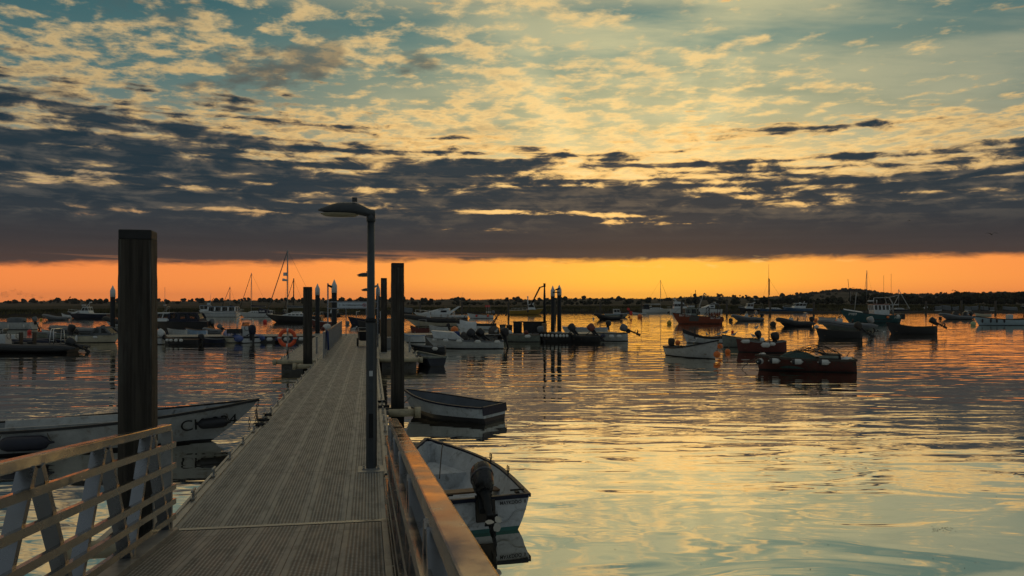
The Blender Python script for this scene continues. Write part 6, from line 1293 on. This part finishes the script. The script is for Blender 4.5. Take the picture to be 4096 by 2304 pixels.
# boats lying along the far bank
g = 'covered boats along the far bank'
t = thing('bank_pontoon', 'long low dark pontoon under the far bank at the right', 'pontoon', (100, 214, 0), 0.075); mb = MB(); mb.box((8,0,.12), (92,2.2,.5)); mb.build('deck', wood_d, t)
mb = MB()
for k in range(14): mb.box((-34+6.4*k,0,.0), (1.6,1.9,.7))
mb.build('float', tarp, t)
rib('inflatable_dinghy', 'white inflatable with a raised bow lying under the far bank', spot(3657, 3709, 1247.5, 'R'), rt=.25, tube=white, hullm=white, zt=.4, rise=.9, console=None, frame=False, ob=[dict(s=1.4, tilt=30, dz=.3)])
for k, (pl, pr, h) in enumerate(((3739,3768,1.1),(3769,3802,1.25),(3808,3836,.95),(3858,3884,1.0),(3884,3914,1.1),(3921,3952,1.0),(3958,3986,.8),(4010,4066,.9))):
    open_boat('open_boat', 'dinghy under a grey cover along the far bank, '+('leftmost','second','third','fourth','fifth','sixth','seventh','rightmost')[k]+' of eight', 'open boat', spot(pl, pr, 1248.5, 'L' if k % 2 else 'R'), fs=.55, fb=.8, top=black if k % 3 else oldwhite, rim=greyrub, cover=(canv_g, h), group=g, ob=[dict(s=1.4, tilt=25, dz=.25)])
# ------------------------------------------------------------------ the near group of work boats on the right, with their gulls
f1, H = open_boat('open_boat', 'white open boat with a dark rim and stained side, an orange buoy at its bow', 'open boat', (Vector((8.46, 42.0, 0)), math.radians(-65), 3.65), B=1.55, fs=0.46, fb=0.93, top=oldwhite, rim=black, inner=insgrey, sag=0.06, rake=0.06, fine=2.6, rimw=.09, ob=[dict(s=1.1, tilt=8, c=wood_d, dz=.05)])
f2, H2 = open_boat('open_boat', 'white open boat with a dark upper band and upright post, farthest of the near group', 'open boat', spot(2729, 2886, 1372, 'L'), B=1.3, fs=.46, fb=.98, top=oldwhite, stripe=(.66, black), rim=wood_d, sag=.12)
spar(f2, 'post', (1.95,.45,.3), (1.95,.45,1.15), .03, wood_d)
f3, H3 = open_boat('open_boat', 'grey-green open boat crowded with gulls, with a dark outboard', 'open boat', spot(2880, 3034, 1388, 'L', -.35), B=1.45, fs=.50, fb=.80, top=greygreen, rim=wood_d, sag=.03, rake=.05, ob=[dict(s=1.1, tilt=30, c=black, dz=.1, y=.2)])
spar(f3, 'post', (.15,.6,.4), (.15,.6,.98), .035, wood_d)
q = thing('ball_float', 'grey float at the stern of the grey-green boat with gulls', 'buoy', on_hull(f3, H3, .12, .45, 1, .15), 0); mb = MB(); mb.smooth = True; mb.ball((0,0,0), .16, 12); mb.build('float', fendw, q)
f4, H4 = open_boat('open_boat', 'red open boat with pale fenders, its black outboard at the right end', 'open boat', spot(2948, 3133, 1409, 'L', .12), B=1.4, fs=.64, fb=.78, top=redh, rim=greyrub, inner=insgrey, sag=.12, rake=.05, ob=[dict(s=1.2, tilt=12, c=black, dz=.06, y=.1, x=.62)])
fender('long pale fender at the bow of the red open boat', on_hull(f4, H4, 2.15, .62, 1, .14), .2, fendw, .5, .10, group='fenders on the red open boat'); fender('fat pale fender in the middle of the red open boat', on_hull(f4, H4, 1.15, .45, 1, .15), -.1, fendw, .46, .13, group='fenders on the red open boat'); fender('small pale fender behind the fat one on the red open boat', on_hull(f4, H4, .78, .50, 1, .12), 0, fendw, .28, .09, group='fenders on the red open boat')
fa = math.radians(163); f5, H5 = open_boat('work_punt', 'battered red work punt heaped with netting and bent branches, nearest boat on the right', 'punt', (Vector((13.72, 31.95, 0)), fa, 3.75), B=1.65, fs=.50, fb=.60, top=mat('rusted_red_hull', (0.090,0.023,0.015), 0.65, var=0.4, scale=2.5, stain=(0.035,0.034,0.024), stain_amt=0.85), rim=wood_d, inner=insgrey, sag=.02, tr=.92, rake=.03, fine=3.4, rimw=.10, th=(.12,), floor=.12)
mb = MB(); mb.hexa([(-.12,-.66,.10),(-.09,-.66,.10),(-.09,-.20,.10),(-.12,-.20,.10),(-.055,-.68,.36),(-.025,-.68,.36),(-.025,-.20,.36),(-.055,-.20,.36)]); mb.build('transom_panel', greygreen, f5); mb = MB(); mb.box((1.0,.7,.62), (.7,.1,.10)); mb.box((.25,.1,.50), (.45,1.3,.06)); mb.build('side_locker', greygreen, f5)
spar(f5, 'tiller', (.25,-.55,.5), (.10,-.6,.78), .014, steel_d)
for k, x in enumerate((3.05, 2.20, 1.20)): fender('white and navy fender on the near side of the red work punt, '+('nearest its bow','middle of three','nearest its stern')[k], on_hull(f5, H5, x, .42, 1, .14), fa, fendw, .40, .105, group='white and navy fenders on the red work punt', tip=fendk)
for k, (x, s, z) in enumerate(((3.62, .6, .38), (3.5, -.5, .55))): fender(('pale fender with a navy end across the bow of the red work punt','large mottled fender on the far bow of the red work punt')[k], f5.location+Matrix.Rotation(fa,3,'Z') @ Vector((x, s, z)), fa+1.2, fendw, .42, .12, group='bow fenders of the red work punt', tip=fendk if k == 0 else None)
q = random.Random(21)
t = thing('net_heap', 'heap of teal netting in the red work punt', 'net', f5.location+Matrix.Rotation(fa,3,'Z') @ Vector((2.15,.1,.12)), fa); mb = MB(); mb.smooth = True; mb.loft([[(.85*r*math.cos(a)*(1+.15*mnoise.noise((a,z,1))), .55*r*math.sin(a), z*(1+.12*mnoise.noise((a*2,z*3,5)))) for a in [2*PI*k/16 for k in range(16)]] for r, z in ((1,0),(.95,.25),(.75,.48),(.45,.62),(.05,.68))]); mb.build('netting', netm, t)
t = thing('branch_bundle', 'bundle of bent branches and twigs arching over the red work punt', 'branches', f5.location+Matrix.Rotation(fa,3,'Z') @ Vector((1.3,0,.3)), fa); mb = MB(); mb.smooth = True
for k in range(11):
    a = Vector((q.uniform(-1.0,-.2), q.uniform(-.5,.5), q.uniform(.15,.45))); b = Vector((q.uniform(.6,1.5), q.uniform(-.5,.5), q.uniform(.2,.45))); h = q.uniform(.15,.45)
    mb.tube([a.lerp(b, i/9)+Vector((0, .04*math.sin(i*1.7+k), h*math.sin(PI*i/9)+.02*math.sin(i*2.9+k))) for i in range(10)], [.020-.0014*i for i in range(10)], 6)
for k in range(34):
    a = Vector((q.uniform(-.7,1.1), q.uniform(-.4,.4), q.uniform(.35,.62))); d = Vector((q.uniform(-.35,.35), q.uniform(-.2,.2), q.uniform(-.05,.22))); mb.tube([a, a+d*.5+Vector((0,.03,.02)), a+d], [.009,.007,.003], 5)
mb.build('branches', wood_d, t)
t = thing('wire_pot', 'black crate under the branches in the red work punt', 'crate', f5.location+Matrix.Rotation(fa,3,'Z') @ Vector((.85,.1,.14)), fa); mb = MB(); mb.box((0,0,.27), (.62,.8,.54))
for k in range(5): mb.box((-.28+.14*k,.41,.27), (.03,.03,.54))
mb.build('body', tarp, t); mb = MB(); mb.box((0,0,.555), (.68,.86,.03)); mb.build('rim', steel_d, t)
t = thing('sheet', 'crumpled white plastic sheet near the stern of the red work punt', 'sheet', f5.location+Matrix.Rotation(fa,3,'Z') @ Vector((.32,.30,.53)), fa); mb = MB(); mb.smooth = True; mb.loft([[(-.2+.1*i, -.2+.1*j, .10*mnoise.noise((i*.9,j*.9,4))+.08*(1-abs(j-2)/2)) for j in range(5)] for i in range(5)], closed=False, cap=False); mb.build('plastic', gullw, t)
def ball(label, px, py, Y, r, m=buoyo, group='orange floats by the near work boats'):
    o = at(px, py, Y); q = thing('ball_float', label, 'buoy', o, 0, group); mb = MB(); mb.smooth = True; mb.ball((0,0,0), r, 16); mb.build('float', m, q); mb = MB(); mb.cyl((0,0,r*.95), r*.18, r*.22, 8); mb.build('eye', tarp, q); return q
ball('large orange float hanging at the bow of the white boat with the dark rim', 2868, 1418, 38.3, .17)
ball('orange float between the white and the grey-green boats', 2880, 1385, 43.0, .15); ball('orange float lying on the water between the white boat and the red boat', 2911, 1406, 43.6, .15)
buoy('small red buoy on the water behind the gull-covered boat', 2930, 1331, buoyr, .13)
mb = MB(); o = at(2711, 1371, 41.5); q = thing('ball_float', 'dull orange float at the stern of the white boat with the dark rim', 'buoy', o, 0); mb.smooth = True; mb.ball((0,0,0), .14, 12); mb.build('float', buoyo, q)
def gp(px, py, Y): return at(px, py, Y)
gull('gull standing on the rim of the white boat with the orange buoy', on_hull(f1, H, 2.6, H.sh(.70)+.03, -1, -.02), math.radians(10), .95)
p = lambda root, HH, x, s: on_hull(root, HH, x, HH.sh(x/HH.L)+.02, s, -.02)
gull('small gull on the farthest white boat, beside its post', p(f2, H2, 1.15, 1), math.radians(95), .8)
gull('gull at the stern of the farthest white boat, head lowered', p(f2, H2, .3, 1), math.radians(20), 1.0)
gull('first gull from the left on the grey-green boat', p(f3, H3, 2.0, -1), math.radians(5), 1.05)
gull('second gull from the left on the grey-green boat', p(f3, H3, 1.15, -1), math.radians(15), .95)
gull('gull perched on top of the outboard of the grey-green boat', f3.location+Matrix.Rotation(f3.rotation_euler.z,3,'Z') @ Vector((.12,.2,1.02)), math.radians(30), .95)
gull('pale gull standing on the near side of the grey-green boat', p(f3, H3, .75, 1), math.radians(130), .95)
gull('gull on the bow of the low black inflatable right of centre', rb2.location+Vector((-4.0,0,1.02)), math.radians(200), 1.1, True)
gull('white gull standing on the cross pontoon in front of the net heap', pw(9.9, 48.6, DK+.02), math.radians(60), 1.05)
gull('white gull floating below the thin pole near the cross pontoon', gp(2175, 1358, wl(1358)).xy.to_3d(), math.radians(100), 1.15, pose='swim')
gull('gull floating in the gap seen at the end of the walkway', gp(1417, 1318, wl(1318)).xy.to_3d(), math.radians(10), 1.5, pose='swim')
gull('dark duck floating right of the black rowing boat', gp(3486, 1346, wl(1346)).xy.to_3d(), math.radians(175), 1.3, True, 'swim', 'water birds')['category'] = 'duck'
def flying(label, px, py, Y, span, rz, beat):
    o = at(px, py, Y); g = thing('gull', label, 'gull', o, rz, 'gulls flying'); mb = MB(); mb.smooth = True; h = span/2
    mb.tube([(-.22*span,0,0),(-.10*span,0,.0),(.05*span,0,.01),(.14*span,0,.015),(.19*span,0,.01)], [.012*span,.035*span,.045*span,.028*span,.005*span], 8); mb.build('body', gullk, g)
    for s in (-1, 1):
        mb = MB(); pts = [(0,0,.05),(.25,.10,.13*beat),(.55,.16,.20*beat),(.8,.10,.16*beat),(1.0,-.02,.10*beat)]; ch = [.15,.15,.13,.09,.02]; top = []; 
        rg = [[(x*h*.3+c*h, s*y*h, z*h),(x*h*.3, s*y*h, z*h+.012*span),(x*h*.3-c*h, s*y*h, z*h)] for (y, x, z), c in zip(pts, ch)]
        mb.loft(rg, closed=False, cap=False); mb.loft([[Vector(v)-Vector((0,0,.012*span)) for v in r] for r in rg], closed=False, cap=False); mb.build('wing', gullk, g)
    return g
flying('gull gliding low over the dark cloud near the right edge', 3966, 938, 85, 1.25, math.radians(80), 1.5); flying('distant gull flying against the dark cloud, upper of a pair', 3571, 861, 160, 1.1, 1.2, 1.2); flying('distant gull flying against the dark cloud, lower of a pair', 3637, 881, 170, 1.1, 1.9, -1.0)
# bow lines of the boats that swing on their own moorings
for o in list(COL.objects):
    l = o.get('label', '')
    if o.parent is None and any(l.startswith(k) for k in ('dark clinker','black rowing','big pale grey inf','teal trawler','little white rowing','dark grey inflatable with','grey inflatable between','low black inf','grey inflatable with two','pale blue-white open','white open boat with a dark rim','red open boat','white open boat with a dark upper','grey-green open','battered red','white yacht with a navy','black hulled yacht','yellow hulled','small far white')):
        pts = [c for c in kids(o) if c.name.split('.')[0] in ('hull',)]; bx = max(v.co.x for v in pts[0].data.vertices); bz = max(v.co.z for v in pts[0].data.vertices if v.co.x > bx-.3)
        mb = MB(); mb.smooth = True; e = .45+bz*.35; mb.tube([(bx-.04,0,bz-.08),(bx+e*.4,0.03,bz*.52),(bx+e*.8,.03,bz*.14),(bx+e,.03,-.15)], .014 if bx < 5 else .02, 5); mb.build('bow_line', ropem, o)
# two lone trees on the skyline, farmhouses, drifting smoke
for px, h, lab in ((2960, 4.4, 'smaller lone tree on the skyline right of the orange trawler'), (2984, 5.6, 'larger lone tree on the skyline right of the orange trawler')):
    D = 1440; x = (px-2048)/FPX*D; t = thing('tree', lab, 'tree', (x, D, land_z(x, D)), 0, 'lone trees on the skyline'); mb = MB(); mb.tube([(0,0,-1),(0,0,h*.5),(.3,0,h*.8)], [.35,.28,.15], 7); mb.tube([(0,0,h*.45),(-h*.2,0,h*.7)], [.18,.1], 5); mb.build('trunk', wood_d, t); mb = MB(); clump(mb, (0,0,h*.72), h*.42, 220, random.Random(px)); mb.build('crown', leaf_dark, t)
for k, (px, D) in enumerate(((3005, 900), (3016, 905))):
    x = (px-2048)/FPX*D; z = EYE-(1203-HZ)/FPX*D; t = thing('house', ('left','right')[k]+' one of two small white gabled houses on the far hillside', 'house', (x, D, z-1.2), 0, 'white houses on the far hillside'); mb = MB(); mb.box((0,0,.9), (2.4,3.0,3.6)); mb._add([(-1.2,-1.5,2.7),(1.2,-1.5,2.7),(0,-1.5,3.9)], [(0,1,2)]); mb.build('wall', white, t)
    mb = MB()
    for s in (-1, 1): mb.hexa([(s*1.35,-1.6,2.55),(s*1.35,1.6,2.55),(0,1.6,3.95),(0,-1.6,3.95),(s*1.35,-1.6,2.7),(s*1.35,1.6,2.7),(0,1.6,4.1),(0,-1.6,4.1)])
    mb.build('roof', wood_d, t)
def smoke():
    mb = MB(); mb.smooth = True; D = 1400
    for px, py, r in ((205,1199,8),(180,1195,8),(165,1189,10),(130,1186,11),(105,1180,12),(78,1150+22,13),(52,1160,12),(20,1178,16),(-25,1170,20)): mb.ball(tuple(at(px, py, D)), r/FPX*D, 10, .8)
    m = bpy.data.materials.new('smoke'); m.use_nodes = True; t = m.node_tree; t.nodes.clear(); o = t.nodes.new('ShaderNodeOutputMaterial'); v = t.nodes.new('ShaderNodeVolumePrincipled'); tc = t.nodes.new('ShaderNodeTexCoord')
    d = tnoise(t, Nd(t, tc.outputs['Object']), .16, 5.0, .6).sstep(.45, .75)*0.10; t.links.new(d.s, v.inputs['Density']); v.inputs['Color'].default_value = (.35,.28,.26,1); t.links.new(v.outputs[0], o.inputs['Volume'])
    tag(mb.build('smoke', m), 'thin smoke drifting off the far hills at the left', 'smoke', kind='stuff')
smoke()
def flecks():
    mb = MB(); q = random.Random(8)
    for i in range(90):
        if i < 55: px, py = q.gauss(3770, 24), q.gauss(2117, 6)
        else: px, py = q.uniform(2200, 4050), q.uniform(1950, 2300)
        Y = wl(py); x = (px-2048)/FPX*Y; s = q.uniform(.003,.010); a = q.uniform(0, PI)
        mb._add([(x+s*math.cos(a+k*PI/2)*(1.6 if k % 2 else .6), Y+s*math.sin(a+k*PI/2)*(1.6 if k % 2 else .6), .004) for k in range(4)], [(0,1,2,3)])
    tag(mb.build('floating_weed', wood_d), 'scraps of weed floating on the calm near water', 'weed', kind='stuff')
flecks()
# ------------------------------------------------------------------ evening haze
def haze():
    mb = MB(); mb.box((0, 1450, 19.5), (6400, 4300, 43)); m = bpy.data.materials.new('haze'); m.use_nodes = True; t = m.node_tree; t.nodes.clear()
    o = t.nodes.new('ShaderNodeOutputMaterial'); v = t.nodes.new('ShaderNodeVolumePrincipled'); v.inputs['Color'].default_value = (.62,.58,.64,1); v.inputs['Density'].default_value = 0.00011; v.inputs['Anisotropy'].default_value = 0.0
    t.links.new(v.outputs[0], o.inputs['Volume']); tag(mb.build('haze', m), kind='stuff')
haze()
